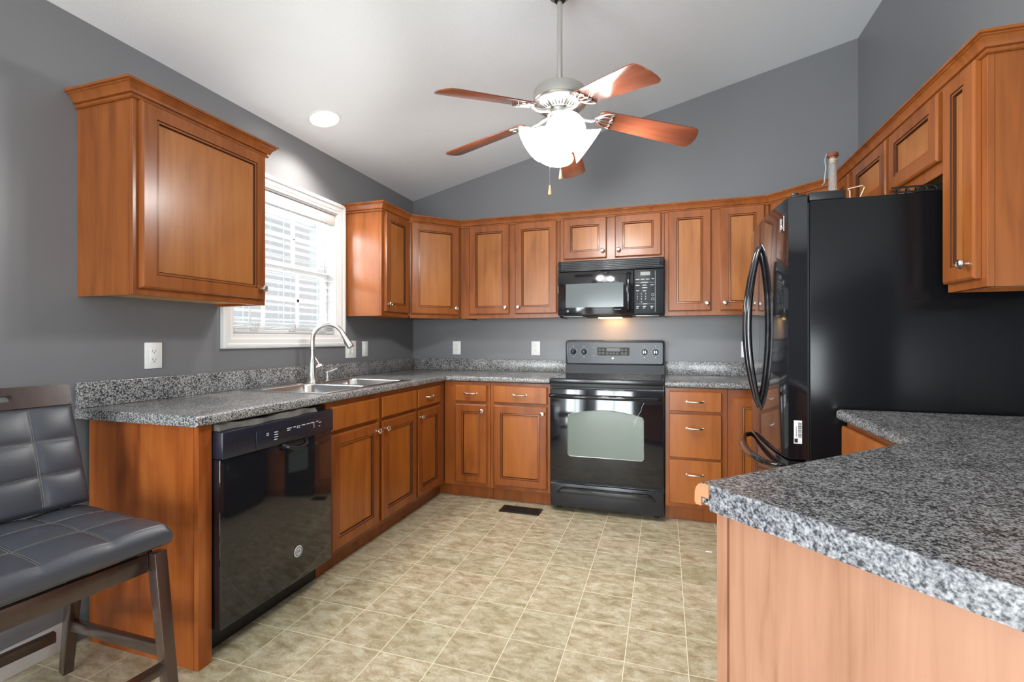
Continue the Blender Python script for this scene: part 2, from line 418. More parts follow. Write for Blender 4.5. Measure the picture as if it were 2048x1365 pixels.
# ---- kitchen window
win = struct(bpy.data.objects.new('window_1', None)); COL.objects.link(win); win.location = (0, -1.49, HW[2])
def casing():
    y0, y1, z0, z1 = -1.989, -.993, 1.137, 2.137; w = .07
    t = bmesh.new(); prof = [(0, .0), (0, .022), (.010, .026), (.022, .026), (.026, .020), (.050, .016), (.058, .011), (.070, .008), (.070, 0)]
    rings = []
    for sy, sz in ((0, 0), (1, 0), (1, 1), (0, 1)):
        rings.append([t.verts.new((d, (y0+i if sy == 0 else y1-i)+1.49, (z0+i if sz == 0 else z1-i)-HW[2])) for i, d in prof])
    for k in range(4):
        A, B = rings[k], rings[(k+1) % 4]
        for j in range(len(prof)-1): t.faces.new((A[j], A[j+1], B[j+1], B[j]))
    bmesh.ops.recalc_face_normals(t, faces=t.faces)
    bmesh.ops.translate(t, vec=(.0006, 0, 0), verts=t.verts)
    mb = MB(); mb.merge(t); return mb
casing().build('window_casing', M['trim'], win, 20)
wy0, wy1, wh = HW[0]+1.49, HW[1]+1.49, HW[3]-HW[2]
mb = MB()
mb.box(-.139, -.0005, wy0+.0005, wy0+.012, .0005, wh-.0005); mb.box(-.139, -.0005, wy1-.012, wy1-.0005, .0005, wh-.0005)
mb.box(-.139, -.0005, wy0+.012, wy1-.012, .0005, .012); mb.box(-.139, -.0005, wy0+.012, wy1-.012, wh-.012, wh-.0005)
mb.build('window_jamb', M['trim'], win)
def sash(x, z0, z1):
    mb = MB(); a, b = wy0+.013, wy1-.013; t = .042
    mb.box(x, x+.03, a, a+t, z0, z1, .004); mb.box(x, x+.03, b-t, b, z0, z1, .004)
    mb.box(x, x+.03, a+t, b-t, z0, z0+t, .004); mb.box(x, x+.03, a+t, b-t, z1-t, z1, .004)
    for k in (1, 2): 
        yy = a+(b-a)*k/3; mb.box(x+.010, x+.02, yy-.009, yy+.009, z0+t, z1-t)
    mb.box(x+.010, x+.02, a+t, b-t, (z0+z1)/2-.009, (z0+z1)/2+.009)
    o = mb.build('window_sash', M['trim'], win)
    MB().box(x+.013, x+.017, a+t, b-t, z0+t, z1-t).build('pane', M['glass'], o)
sash(-.098, .013, .445); sash(-.130, .425, wh-.013)
# neighbouring house siding and porch posts seen pale through the blind
# ---- blind
bl = thing('window_blind', 'white horizontal slat blind hanging in the window above the sink', 'blind', (-.035, -1.49, HW[2]))
by0, by1 = wy0+.018, wy1-.018
MB().box(-.028, .030, by0, by1, wh-.085, wh-.014, .004).build('valance', M['slat'], bl)
mb = MB(); z = .118; 
NS = 15
zs = [.100+i*(wh-.085-.115)/(NS-1) for i in range(NS)]
def slat(z, x=.0, w=.044, tilt=6):
    mx = Matrix.Translation((x, 0, z)) @ Matrix.Rotation(R(tilt), 4, 'Y')
    return MB().box(-w/2, w/2, by0+.004, by1-.004, -.0015, .0015, .001, 1, mx)
s0 = slat(0).build('slat', M['slat'], bl); s0.location = (0, 0, zs[0])
for zz in zs[1:]:
    c = s0.copy(); COL.objects.link(c); c.parent = bl; c.location = (0, 0, zz)
for k in range(5):
    c = s0.copy(); COL.objects.link(c); c.parent = bl; c.location = (0, 0, .040+.009*k)
MB().box(-.026, .026, by0+.004, by1-.004, .014, .034, .004).build('bottom_rail', M['slat'], bl)
for yy in (-.30, 0, .30):
    mb = MB(); mb.tube([(.027, yy, .03), (.027, yy, wh-.08)], .0012, 6); mb.tube([(-.027, yy, .03), (-.027, yy, wh-.08)], .0012, 6)
    mb.build('ladder_cord', M['slat'], bl)
for yy in (-.275, .01, .285):
    pts = [(.033+.004*math.sin(i*1.7), yy+.026*math.cos(i*.9)*(1-.3*math.sin(i*.37)), .052+.024*math.sin(i*1.1)) for i in range(30)]
    MB().tube(pts, .0016, 5).build('coiled_cord', M['slat'], bl)
MB().tube([(.036, -.315, .075), (.036, -.315, wh-.10)], .004, 8).build('tilt_wand', M['slat'], bl)

# ------------------------------------------------------------------ cabinet parts
def door(parent, x0, x1, z0, z1, yf, knob=None, m=None, kind='door', stile=.056):
    # yf: local y of the face-frame front; the door lies in front of it
    m = m or M['oak']; t = bmesh.new()
    rings = [(0, yf-.0008), (0, yf-.015), (.007, yf-.021), (stile-.003, yf-.021), (stile, yf-.0175), (stile+.008, yf-.0185), (stile+.012, yf-.0095)]
    if kind != 'door': rings = [(0, yf-.0008), (0, yf-.016), (.005, yf-.021)]
    vs = []
    for i, y in rings:
        vs.append([t.verts.new(p) for p in ((x0+i, y, z0+i), (x1-i, y, z0+i), (x1-i, y, z1-i), (x0+i, y, z1-i))])
    for A, B in zip(vs, vs[1:]):
        for j in range(4): t.faces.new((A[j], A[(j+1) % 4], B[(j+1) % 4], B[j]))
    t.faces.new(vs[0]); pf = t.faces.new(vs[-1])
    fm = {'cabinet_wood': M['oak_frame'], 'cabinet_wood_base': M['base_frame']}.get(m.name, m)
    if kind == 'door':
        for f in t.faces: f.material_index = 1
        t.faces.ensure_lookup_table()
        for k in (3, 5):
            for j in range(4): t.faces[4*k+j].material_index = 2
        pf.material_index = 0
    bmesh.ops.recalc_face_normals(t, faces=t.faces)
    mb = MB(); mb.merge(t)
    d = mb.build({'door': 'door', 'drawer': 'drawer', 'false': 'false_drawer_front'}[kind], m, parent, 25)
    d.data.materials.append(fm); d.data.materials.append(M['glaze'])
    if knob:
        kx = {'l': x0+.028, 'r': x1-.028}[knob[0]]; kz = {'b': z0+.052, 't': z1-.045}[knob[1]]
        MB().lathe([(0, 0), (.007, 0), (.0055, .006), (.006, .012), (.013, .016), (.0165, .021), (.0155, .026), (.010, .029), (.0085, .0275), (0, .0285)],
                   rotmx((kx, yf-.0212, kz), (0, -1, 0)), 18).build('knob', M['knob'], d)
    if kind == 'drawer':
        cx = (x0+x1)/2; cz = (z0+z1)/2 if z1-z0 < .2 else z1-.09
        hw = .048
        pts = [(cx+hw*math.sin(a), yf-.021-.026*max(0, math.cos(a))**.5, cz) for a in [R(-90+180*i/14) for i in range(15)]]
        mb = MB(); mb.tube(pts, [.0048]*15, 8, flat=(1, 1.25))
        for sx in (-1, 1): mb.lathe([(0, 0), (.008, 0), (.007, .004), (0, .005)], rotmx((cx+sx*hw, yf-.0205, cz), (0, -1, 0)), 12)
        mb.build('pull', M['knob'], d)
    return d
def cabinet(name, label, loc, rz, w, z0, z1, depth, doors=(), upper=True, m=None, group=None, cat='cabinet', toe=.075, hollow=False, g=.0006, toe_ext=(0, 0)):
    c = thing(name, label, cat, loc, rz, group); m = m or (M['oak'] if upper else M['oak_base']); fm = M['oak_frame'] if upper else M['base_frame']
    yf = -depth
    if upper:
        mb = MB(); mb.box(g, w-g, yf+.019, -.001, z0+.016, z1)
        mb.box(g, .015, yf+.019, -.001, z0, z0+.016); mb.box(w-.015, w-g, yf+.019, -.001, z0, z0+.016)
        mb.build('carcass', fm, c)
        MB().box(.0155, w-.0155, yf+.0195, -.001, z0+.0125, z0+.0158).build('underside', M['maple'], c)
    else:
        mb = MB()
        if hollow:
            mb.box(g, .016, yf+.019, -.003, .10, z1); mb.box(w-.016, w-g, yf+.019, -.003, .10, z1)
            mb.box(.0162, w-.0162, yf+.019, -.003, .10, .118); mb.box(.0162, w-.0162, -.009, -.003, .1182, z1)
        else: mb.box(g, w-g, yf+.019, -.003, .10, z1)
        mb.build('carcass', m, c)
        MB().box(g-toe_ext[0], w-g+toe_ext[1], yf+toe-.012, yf+toe, .001, .0995).build('toe_kick', fm, c)
    MB().box(g, w-g, yf, yf+.0188, z0 if upper else .10, z1, .0012, 1).build('face_frame', fm, c)
    for d in doors: door(c, d[0], d[1], d[2], d[3], yf, d[4] if len(d) > 4 else None, m, d[5] if len(d) > 5 else 'door')
    return c
UB, UT, UD = 1.353, 2.11, .305
DZ0, DZ1 = 1.385, 2.095
L90, R90 = R(90), R(-90)
# uppers on the left wall
u1 = cabinet('wall_cabinet', 'single-door wooden wall cabinet hanging alone left of the window', (0, -2.62, 0), L90, .62, UB, UT, UD, [(.022, .606, DZ0-.004, DZ1-.005, 'rb')])
CROWN = [(.0008, 2.088), (.006, 2.088), (.011, 2.091), (.011, 2.098), (.007, 2.100), (.007, 2.103), (.016, 2.105), (.018, 2.110), (.022, 2.121), (.031, 2.131), (.036, 2.133), (.036, 2.137), (.044, 2.139), (.044, 2.148), (.0008, 2.148)]
def crown(path, inv=None):
    mb = MB(); mb.sweep(path, CROWN)
    if inv is not None: bmesh.ops.transform(mb.bm, matrix=inv, verts=mb.bm.verts)
    return mb
bpy.context.view_layer.update()
crown([(.001, -2.62), (.305, -2.62), (.305, -2.0), (.001, -2.0)], u1.matrix_world.inverted()).build('crown', M['oak_frame'], u1, 25)
cabinet('wall_cabinet', 'narrow wooden wall cabinet right of the window with window glare on its side', (0, -.98, 0), L90, .369, UB, UT, UD, [(.030, .352, DZ0, DZ1, 'lb')])
# diagonal corner, left
def diag(name, label, poly, loc, rz, w, knob, doorx):
    c = thing(name, label, 'cabinet', loc, rz); bpy.context.view_layer.update(); inv = c.matrix_world.inverted()
    mb = MB(); mb.prism(poly, UB+.012, UT); bmesh.ops.transform(mb.bm, matrix=inv, verts=mb.bm.verts); mb.build('carcass', M['oak_frame'], c)
    MB().box(-w/2+.012, w/2-.012, -.0205, -.0015, UB, UT).build('face_frame', M['oak_frame'], c)
    door(c, doorx[0], doorx[1], DZ0, DZ1, -.0205, knob)
    return c
s2 = math.sqrt(.5); e = .0215
diag('corner_wall_cabinet', 'diagonal wooden corner wall cabinet between window wall and range wall',
     [(.001, -.001), (.001, -.609), (.305-e*s2, -.609), (.609, -.305+e*s2), (.609, -.001)], (.4575-e*s2+.0008, -.4575+e*s2, 0), R(45), .431, 'rb', (-.195, .195))
# uppers on the back wall
cabinet('wall_cabinet', 'two-door wooden wall cabinet just left of the microwave', (.611, 0, 0), 0, .824, UB, UT, UD, [(.083, .420, DZ0, DZ1, 'rb'), (.469, .803, DZ0, DZ1, 'lb')])
cabinet('wall_cabinet', 'short two-door wooden wall cabinet above the microwave', (1.4365, 0, 0), 0, .758, 1.768, UT, UD, [(.028, .352, 1.79, DZ1, 'rb'), (.412, .737, 1.79, DZ1, 'lb')])
cabinet('wall_cabinet', 'two-door wooden wall cabinet between the microwave and the refrigerator', (2.1955, 0, 0), 0, .6685, UB, UT, UD, [(.026, .308, DZ0, DZ1, 'rb'), (.366, .641, DZ0, DZ1, 'lb')])
diag('corner_wall_cabinet', 'diagonal wooden corner wall cabinet half hidden behind the refrigerator',
     [(2.866, -.001), (2.866, -.305+e*s2), (3.17+e*s2, -.609), (W-.001, -.609), (W-.001, -.001)], (3.0175+e*s2, -.4575+e*s2, 0), R(-45), .431, None, (-.195, .195))
# uppers on the right wall
cabinet('wall_cabinet', 'narrow short wooden cabinet at the far end above the refrigerator', (W, -.611, 0), R90, .247, 1.797, UT, UD, [(.02, .23, 1.842, DZ1)])
cabinet('wall_cabinet', 'wide two-door wooden cabinet directly above the black refrigerator', (W, -.860, 0), R90, .902, 1.797, UT, UD, [(.045, .440, 1.842, DZ1), (.475, .872, 1.842, DZ1)])
tall = cabinet('wall_cabinet', 'full-height narrow wooden wall cabinet nearest the right edge, beside the refrigerator', (W, -1.7625, 0), R90, .2225, UB, UT, UD, [(.006, .190, DZ0-.002, DZ1, 'rb')])
tag(crown([(.001, -.98), (.305, -.98), (.305, -.611), (.611, -.305), (2.864, -.305), (3.17, -.611), (3.17, -1.986), (W-.001, -1.986)]).build('crown_moulding', M['oak_frame'], None, 25),
    'long wooden crown moulding running along the tops of the joined wall cabinets', 'moulding')

# ------------------------------------------------------------------ base cabinets
BD = .612; BT = .872
DR0, DR1, BD0, BD1 = .728, .848, .128, .708
endp = thing('end_panel', 'reddish wooden end panel closing the counter beside the leather chair', 'panel', (0, -2.605, 0))
MB().box(.045, BD-.02, -.0005, .018, 0, BT).build('side_panel', M['panel'], endp)
MB().box(BD-.0195, BD+.002, -.0005, .054, 0, BT, .0015, 1).build('front_stile', M['panel'], endp)
cabinet('base_cabinet', 'wooden sink base cabinet with two doors and plain false fronts', (0, -1.931, 0), L90, .879, 0, BT, BD,
        [(.020, .430, BD0, BD1, 'rt'), (.020, .430, DR0, DR1, None, 'false'), (.462, .865, BD0, BD1, 'lt'), (.462, .865, DR0, DR1, None, 'false')], upper=False, hollow=True)
cabinet('base_cabinet', 'narrow wooden base cabinet at the left corner with one small drawer', (0, -1.051, 0), L90, .438, 0, BT, BD,
        [(.008, .340, BD0, BD1, 'lt'), (.008, .340, DR0, DR1, None, 'drawer')], upper=False)
cabinet('base_cabinet', 'narrow wooden base cabinet on the back wall next to the inside corner', (BD+.002, 0, 0), 0, .370, 0, BT, BD,
        [(.096, .345, BD0, BD1, 'rt'), (.096, .345, DR0, DR1, None, 'drawer')], upper=False)
cabinet('base_cabinet', 'wider wooden base cabinet touching the left side of the range', (.985, 0, 0), 0, .448, 0, BT, BD,
        [(.028, .426, BD0, BD1, 'rt'), (.028, .426, DR0, DR1, None, 'drawer')], upper=False)
cabinet('drawer_cabinet', 'wooden three-drawer base cabinet right of the range', (2.200, 0, 0), 0, .372, 0, BT, BD,
        [(.024, .338, .722, .850, None, 'drawer'), (.024, .338, .424, .706, None, 'drawer'), (.024, .338, .128, .410, None, 'drawer')], upper=False)
cabinet('base_cabinet', 'wooden base cabinet in the far right corner beside the refrigerator', (2.5725, 0, 0), 0, .90, 0, BT, BD,
        [(.030, .330, .128, .820, 'rt')], upper=False)
cabinet('drawer_cabinet', 'wooden base cabinet with orange drawer front peeking out beside the refrigerator', (W, -1.742, 0), R90, .56, 0, BT, BD-.002,
        [(.004, .54, DR0, DR1+.004, None, 'false'), (.004, .54, BD0, BD1)], upper=False)
struct(MB().prism([(.525, -.6125), (.537, -.6125), (.537, -.537), (.6140, -.537), (.6140, -.525), (.525, -.525)], .001, .0995).build('trim_1', M['base_frame']))
# peninsula cabinet, turned 45 degrees; local x along the kitchen side, local -y towards the kitchen
P0 = Vector((2.83, -2.323)); e1 = Vector((-s2, -s2)); e2 = Vector((s2, -s2)); PL = .814; PW = .95
P1 = P0+e1*PL; P2 = P1+e2*PW
pen = thing('peninsula_cabinet', 'peninsula base cabinet with pinkish wood-grain end panel in the right foreground', 'cabinet', (P1.x, P1.y, 0), R(-135)+R(180))
# local frame: rotation +45 -> local x = (+,+) (back along the far edge), local y = (-,+); far edge at y=0, the end face at x=0
MB().box(.045, .60, -.86, -.055, .10, BT).build('carcass', M['oak_base'], pen)
MB().box(.026, .0445, -.88, -.0525, .001, BT).build('end_panel', M['lam'], pen)
MB().box(.020, .0255, -.052, -.030, .001, BT).build('corner_trim', M['lam'], pen)
MB().box(.0258, .045, -.052, -.030, .001, BT).build('front_stile', M['lam'], pen)
MB().box(.0455, .60, -.054, -.036, .10, BT).build('face_frame', M['oak_base'], pen)
# ------------------------------------------------------------------ worktops
CT0, CT1 = .876, .914
CF = .642; NE = -2.629
def bs(a, b):
    top = lambda v: v.z > CT1-1e-4
    if abs(a.z-b.z) > 1e-4: return False
    f = lambda v: (abs(v.x-CF) < 1e-4 and v.y < -CF+1e-3) or (abs(v.y+CF) < 1e-4 and v.x > CF-1e-3)
    same = (abs(a.x-CF) < 1e-4 and abs(b.x-CF) < 1e-4) or (abs(a.y+CF) < 1e-4 and abs(b.y+CF) < 1e-4)
    return f(a) and f(b) and same
SX0, SX1, SY0, SY1 = .085, .575, -1.905, -1.095
ct = thing('countertop', 'long L-shaped grey speckled countertop with the sink set into it', 'countertop', (0, 0, 0))
MB().cells([.001, SX0, SX1, CF, 1.432], [NE, SY0, SY1, -CF, -.001], lambda i, j: (i < 3 or j == 3) and not (i == 1 and j == 1), CT0, CT1, bs, .012).build('slab', M['gran'], ct, 40)
mb = MB()
mb.box(.001, .022, NE, -.001, CT1+.0004, 1.016, .004); mb.box(.0225, 1.432, -.022, -.001, CT1+.0004, 1.016, .004)
mb.build('backsplash', M['gran'], ct)
ct2 = thing('countertop', 'short grey speckled countertop between the range and the refrigerator', 'countertop', (2.199, 0, 0))
MB().prism([(0, -CF), (W-2.2, -CF), (W-2.2, -.001), (0, -.001)], CT0, CT1, None, .012, lambda a, b: abs(a.y+CF) < 1e-4 and abs(b.y+CF) < 1e-4 and abs(a.z-b.z) < 1e-4).build('slab', M['gran'], ct2, 40)
MB().box(0, W-2.2, -.022, -.001, CT1+.0004, 1.016, .004).build('backsplash', M['gran'], ct2)
ct3 = thing('peninsula_countertop', 'dark grey speckled countertop of the angled peninsula in the right foreground', 'countertop', (0, 0, 0))
pc = [(W-.001, -1.738), (P0.x, -1.738), (P0.x, P0.y), (P1.x, P1.y), (P2.x, P2.y), (W-.001+.0, P2.y+(W-.001-P2.x))]
def bs3(a, b):
    if abs(a.z-b.z) > 1e-4: return False
    q = lambda v: Vector((v.x, v.y))
    on = lambda p, A, B: abs((p-A).x*(B-A).y-(p-A).y*(B-A).x) < 1e-4
    return (on(q(a), P0, P1) and on(q(b), P0, P1)) or (abs(a.x-P0.x) < 1e-4 and abs(b.x-P0.x) < 1e-4)
MB().prism(pc, CT0-.0025, CT1, None, .017, bs3, 6).build('slab', M['gran_near'], ct3, 40)
rot = Matrix.Translation((P1.x, P1.y, 0)) @ Matrix.Rotation(R(45), 4, 'Z')
mb = MB(); mb.box(-.0025, -.0003, -PW, -.032, CT0-.010, CT1-.0005, mx=rot); mb.build('edge_strip', M['gran_strip'], ct3)
YZ = Matrix(((0, 0, 1, 0), (1, 0, 0, 0), (0, 1, 0, 0), (0, 0, 0, 1)))   # (a,b,c)->(x=c,y=a,z=b)
nose = [(-.031, CT1-.001), (-.018, CT1-.001), (-.008, CT1-.004), (-.002, CT1-.011), (.001, CT1-.02), (.0015, CT0-.002), (-.002, CT0-.006), (-.014, CT0-.006), (-.014, CT0+.012), (-.022, CT0+.012), (-.031, CT0+.012)]
mb = MB(); mb.prism(nose, -.004, -.0003, rot @ YZ); mb.build('bare_edge', M['rawwood'], ct3)

# ------------------------------------------------------------------ sink, faucet, dispenser
SC = Vector(((SX0+SX1)/2, (SY0+SY1)/2, CT1))
sk = thing('kitchen_sink', 'double-bowl stainless steel sink set in the countertop below the window', 'sink', SC)
hx, hy = .272, .420
bowls = [(-.18, .232, -.395, -.020), (-.18, .232, .020, .395)]
xs = [-hx, -.18, .232, hx]; ys = [-hy, -.395, -.02, .02, .395, hy]
mb = MB(); mb.cells(xs, ys, lambda i, j: not (i == 1 and j in (1, 3)), .0008, .0042, lambda a, b: a.z > .004 and b.z > .004 and (abs(abs(a.x)-hx) < 1e-4 and abs(abs(b.x)-hx) < 1e-4 or abs(abs(a.y)-hy) < 1e-4 and abs(abs(b.y)-hy) < 1e-4), .0025, 2)
mb.build('rim', M['steel'], sk)
def rrect(x0, x1, y0, y1, r, n=6):
    out = []
    for cx, cy, a in ((x1-r, y1-r, 0), (x0+r, y1-r, 90), (x0+r, y0+r, 180), (x1-r, y0+r, 270)):
        for i in range(n+1): out.append((cx+r*math.cos(R(a+90*i/n)), cy+r*math.sin(R(a+90*i/n))))
    return out
for x0, x1, y0, y1 in bowls:
    t = bmesh.new(); rs = []
    for ins, z, r in ((-.0, .0046, .004), (.001, .0046, .03), (.004, -.004, .05), (.012, -.13, .06), (.03, -.165, .06), (.06, -.172, .05)):
        rs.append([t.verts.new((x, y, z)) for x, y in rrect(x0+ins, x1-ins, y0+ins, y1-ins, r)])
    for A, B in zip(rs, rs[1:]):
        for j in range(len(A)): t.faces.new((A[j], A[(j+1) % len(A)], B[(j+1) % len(A)], B[j]))
    t.faces.new(rs[-1])
    for f in t.faces: f.normal_flip()
    bmesh.ops.recalc_face_normals(t, faces=t.faces)
    mb = MB(); mb.merge(t); b = mb.build('bowl', M['steel'], sk, 60)
    MB().lathe([(0, .003), (.03, .003), (.042, .001), (.042, 0)], Matrix.Translation(((x0+x1)/2, (y0+y1)/2, -.1718)), 20).build('drain', M['chrome'], b)
fz = CT1+.0046
fc = thing('faucet', 'brushed nickel gooseneck pull-down faucet standing behind the sink', 'faucet', (.125, -1.455, fz))
MB().lathe([(0, 0), (.034, 0), (.033, .006), (.027, .02), (.0225, .06), (.022, .10), (.020, .13), (.0150, .155), (.0145, .165), (0, .165)], None, 24).build('body', M['nickel'], fc)
sd = Vector((.95, .31, 0)).normalized()
pts = [Vector((0, 0, .15)), Vector((0, 0, .20)), Vector((0, 0, .25))]
rad = .098
for i in range(0, 15):
    a = R(180-180*i/14*0.86); pts.append(sd*(rad+rad*math.cos(a))+Vector((0, 0, .262+rad*math.sin(a))))
MB().tube(pts, .0128, 14).build('spout', M['nickel'], fc)
d = (pts[-1]-pts[-2]).normalized(); p = pts[-1]
hd = MB().tube([p-d*.002, p+d*.03, p+d*.06, p+d*.095, p+d*.1], [.0138, .0155, .0185, .0215, .019], 18).build('spray_head', M['nickel'], fc)
MB().tube([p+d*.045-sd*.016, p+d*.07-sd*.021, p+d*.085-sd*.022], [.004, .006, .004], 8).build('spray_button', M['blackp'], hd)
hdir = Vector((.35, .9, .25)).normalized()
MB().tube([Vector((0, 0, .085)), Vector((0, 0, .085))+hdir*.035, Vector((0, 0, .085))+hdir*.058], [.017, .016, .0175], 16).build('valve_hub', M['nickel'], fc)
q = Vector((0, 0, .085))+hdir*.05
MB().tube([q, q+Vector((-.02, .0, .03)), q+Vector((-.035, -.01, .06))], [.007, .0065, .008], 10).build('lever_handle', M['nickel'], fc)
sp = thing('soap_dispenser', 'small nickel soap dispenser pump standing right of the faucet', 'soap dispenser', (.13, -1.325, fz))
MB().lathe([(0, 0), (.017, 0), (.017, .005), (.010, .009), (.010, .03), (.0085, .032), (.0085, .05), (.013, .052), (.013, .060), (0, .062)], None, 18).build('pump', M['nickel'], sp)
MB().tube([(0, 0, .056), (.02, .012, .062), (.045, .028, .076), (.052, .033, .075)], [.006, .0055, .005, .004], 10).build('nozzle', M['nickel'], sp)
tag(MB().lathe([(0, .006), (.014, .006), (.021, .003), (.0215, 0), (0, 0)], Matrix.Translation((.125, -1.565, fz)), 20).build('hole_cover', M['nickel']), 'small round metal hole cover on the sink deck left of the faucet', 'hole cover')

# ------------------------------------------------------------------ outlets
def outlet(label, loc, rz, w=.076, h=.117, kind='duplex', cat='outlet'):
    o = thing('wall_outlet' if cat == 'outlet' else 'light_switch', label, cat, loc, rz)
    mb = MB(); mb.box(-w/2, w/2, -.006, -.0006, -h/2, h/2, .0025); mb.build('cover_plate', M['white'], o)
    cxs = [0] if w < .1 else [-.024, .024]
    for i, cx in enumerate(cxs):
        k = kind if not isinstance(kind, (list, tuple)) else kind[i]
        if k == 'gfci':
            f = MB().box(cx-.017, cx+.017, -.0085, -.0062, -.034, .034, .001).build('receptacle', M['white'], o)
            mb = MB()
            for zz in (.017, -.022):
                mb.box(cx-.008, cx-.006, -.0089, -.0086, zz, zz+.009); mb.box(cx+.006, cx+.008, -.0089, -.0086, zz, zz+.007)
                mb.lathe([(0, .0003), (.0025, .0003), (.0025, 0)], rotmx((cx, -.0086, zz-.005), (0, -1, 0)), 10)
            mb.build('slots', M['slot'], f)
            MB().box(cx-.008, cx+.008, -.0095, -.0086, -.004, .003, .0004).build('reset_button', M['white'], f)
        elif k == 'duplex':
            mb = MB(); md = MB()
            for zz in (.019, -.019):
                mb.lathe([(0, .0022), (.0155, .0022), (.0165, .001), (.0165, 0)], rotmx((cx, -.0062, zz), (0, -1, 0)), 20)
                md.box(cx-.0065, cx-.0045, -.0088, -.0085, zz+.001, zz+.009); md.box(cx+.0045, cx+.0065, -.0088, -.0085, zz+.002, zz+.008)
                md.lathe([(0, .0003), (.0024, .0003), (.0024, 0)], rotmx((cx, -.0085, zz-.006), (0, -1, 0)), 10)
            f = mb.build('receptacle', M['white'], o); md.build('slots', M['slot'], f)
        else:
            MB().box(cx-.016, cx+.016, -.0075, -.0062, -.033, .033, .001).build('switch_frame', M['white'], o)
            MB().box(cx-.013, cx+.013, -.0105, -.0078, -.029, .029, .001, 2, Matrix.Translation((0, 0, 0))).build('rocker', M['white'], o)
    return o
outlet('white protected outlet on the left wall beneath the single hanging cabinet', (0, -2.33, 1.113), L90, kind='gfci')
outlet('wide double white cover plate on the left wall right of the faucet', (0, -.912, 1.113), L90, .122, .127, ('rocker', 'duplex'))
outlet('narrow white rocker switch on the left wall near the corner', (0, -.738, 1.113), L90, .070, .115, 'rocker', 'light switch')
outlet('white outlet on the back wall nearest the left corner', (.439, 0, 1.111), 0)
outlet('white outlet on the back wall just left of the range', (1.164, 0, 1.111), 0)
outlet('white outlet on the back wall partly hidden by the refrigerator handle', (2.775, 0, 1.111), 0)

# ------------------------------------------------------------------ dishwasher (local: x 0..w, front -y)
dw = thing('dishwasher', 'black built-in dishwasher under the left countertop with round badge', 'dishwasher', (0, -2.549, 0), L90)
dwW = .614
MB().box(.004, dwW-.004, -.60, -.05, .11, .862).build('tub', M['blackp'], dw)
MB().box(.003, dwW-.003, -.55, -.53, .002, .1095).build('toe_panel', M['blackp'], dw)
dd = MB().box(.002, dwW-.002, -.648, -.602, .115, .742, .004).build('door', M['black'], dw)
MB().lathe([(0, .0015), (.024, .0015), (.025, .0005), (.025, 0)], rotmx((.392, -.6482, .245), (0, -1, 0)), 28).build('badge', M['label'], dd)
mb = MB(); mb.tube([(.392+.018*math.cos(R(a)), -.6499, .245+.018*math.sin(R(a))) for a in range(0, 360, 15)], .0012, 6, closed=True); mb.build('badge_ring', M['ink'], dd)
text('badge_lettering', 'GE', .018, Matrix.Translation((.392, -.6498, .245)) @ FRONT, M['ink'], dd)
cp = MB().box(.002, dwW-.002, -.660, -.602, .7435, .845, .005).build('control_panel', M['navy'], dw)
MB().box(.15, dwW-.09, -.6635, -.6603, .752, .818, .0012).build('control_strip', M['dkgrey'] if False else M['navy'], cp)
mb = MB()
for i in range(2):
    for j in range(5): mb.box(.048+j*.017, .061+j*.017, -.6606, -.6602, .785+i*.018, .791+i*.018)
mb.build('vent_slots', M['ink'], cp)
mb = MB()
for x, z, w_, in ((.20, .802, .012), (.20, .795, .012), (.24, .800, .02), (.24, .790, .02), (.24, .780, .02), (.24, .770, .016), (.31, .803, .026), (.31, .795, .018), (.345, .803, .014), (.367, .803, .008), (.378, .803, .008), (.367, .796, .008), (.378, .796, .008), (.395, .803, .022), (.425, .803, .022), (.452, .803, .024), (.487, .804, .014), (.47, .795, .006), (.47, .788, .006), (.47, .781, .006), (.506, .797, .014), (.506, .780, .008)):
    mb.box(x, x+w_, -.6640, -.6636, z, z+.0035)
mb.build('panel_print', M['label'], cp)
MB().box(.262, .295, -.6642, -.6636, .776, .802).build('display', M['ink'], cp)
mb = MB(); pts = [(.295+.135*(i/16), -.660-.024*math.sin(PI*i/16)**.5 if 0 < i < 16 else -.655, .738-.022*math.sin(PI*i/16)**.5) for i in range(17)]
mb.tube(pts, .007, 8); mb.build('handle', M['blackm'], dw)
MB().box(.300, .425, -.6492, -.6482, .718, .741).build('handle_recess', M['ink'], dw)
# insulation between dishwasher and worktop
t = bmesh.new(); pr = []; n = 40
for i in range(n+1):
    x = .008+(dwW-.1)*i/n; h = .021+.004*math.sin(i*.23+1)+.002*math.sin(i*.61); h = min(h, .027)
    pr.append([t.verts.new((x, -.640+.01*math.sin(i*.4), .8465)), t.verts.new((x, -.630+.008*math.sin(i*.7), .8465+h)), t.verts.new((x, -.60, .8465+h)), t.verts.new((x, -.60, .8465))])
for A, B in zip(pr, pr[1:]):
    for j in range(4): t.faces.new((A[j], A[(j+1) % 4], B[(j+1) % 4], B[j]))
t.faces.new(pr[0]); t.faces.new(pr[-1]); bmesh.ops.recalc_face_normals(t, faces=t.faces)
mb = MB(); mb.merge(t); mb.build('insulation_strip', M['felt'], dw)

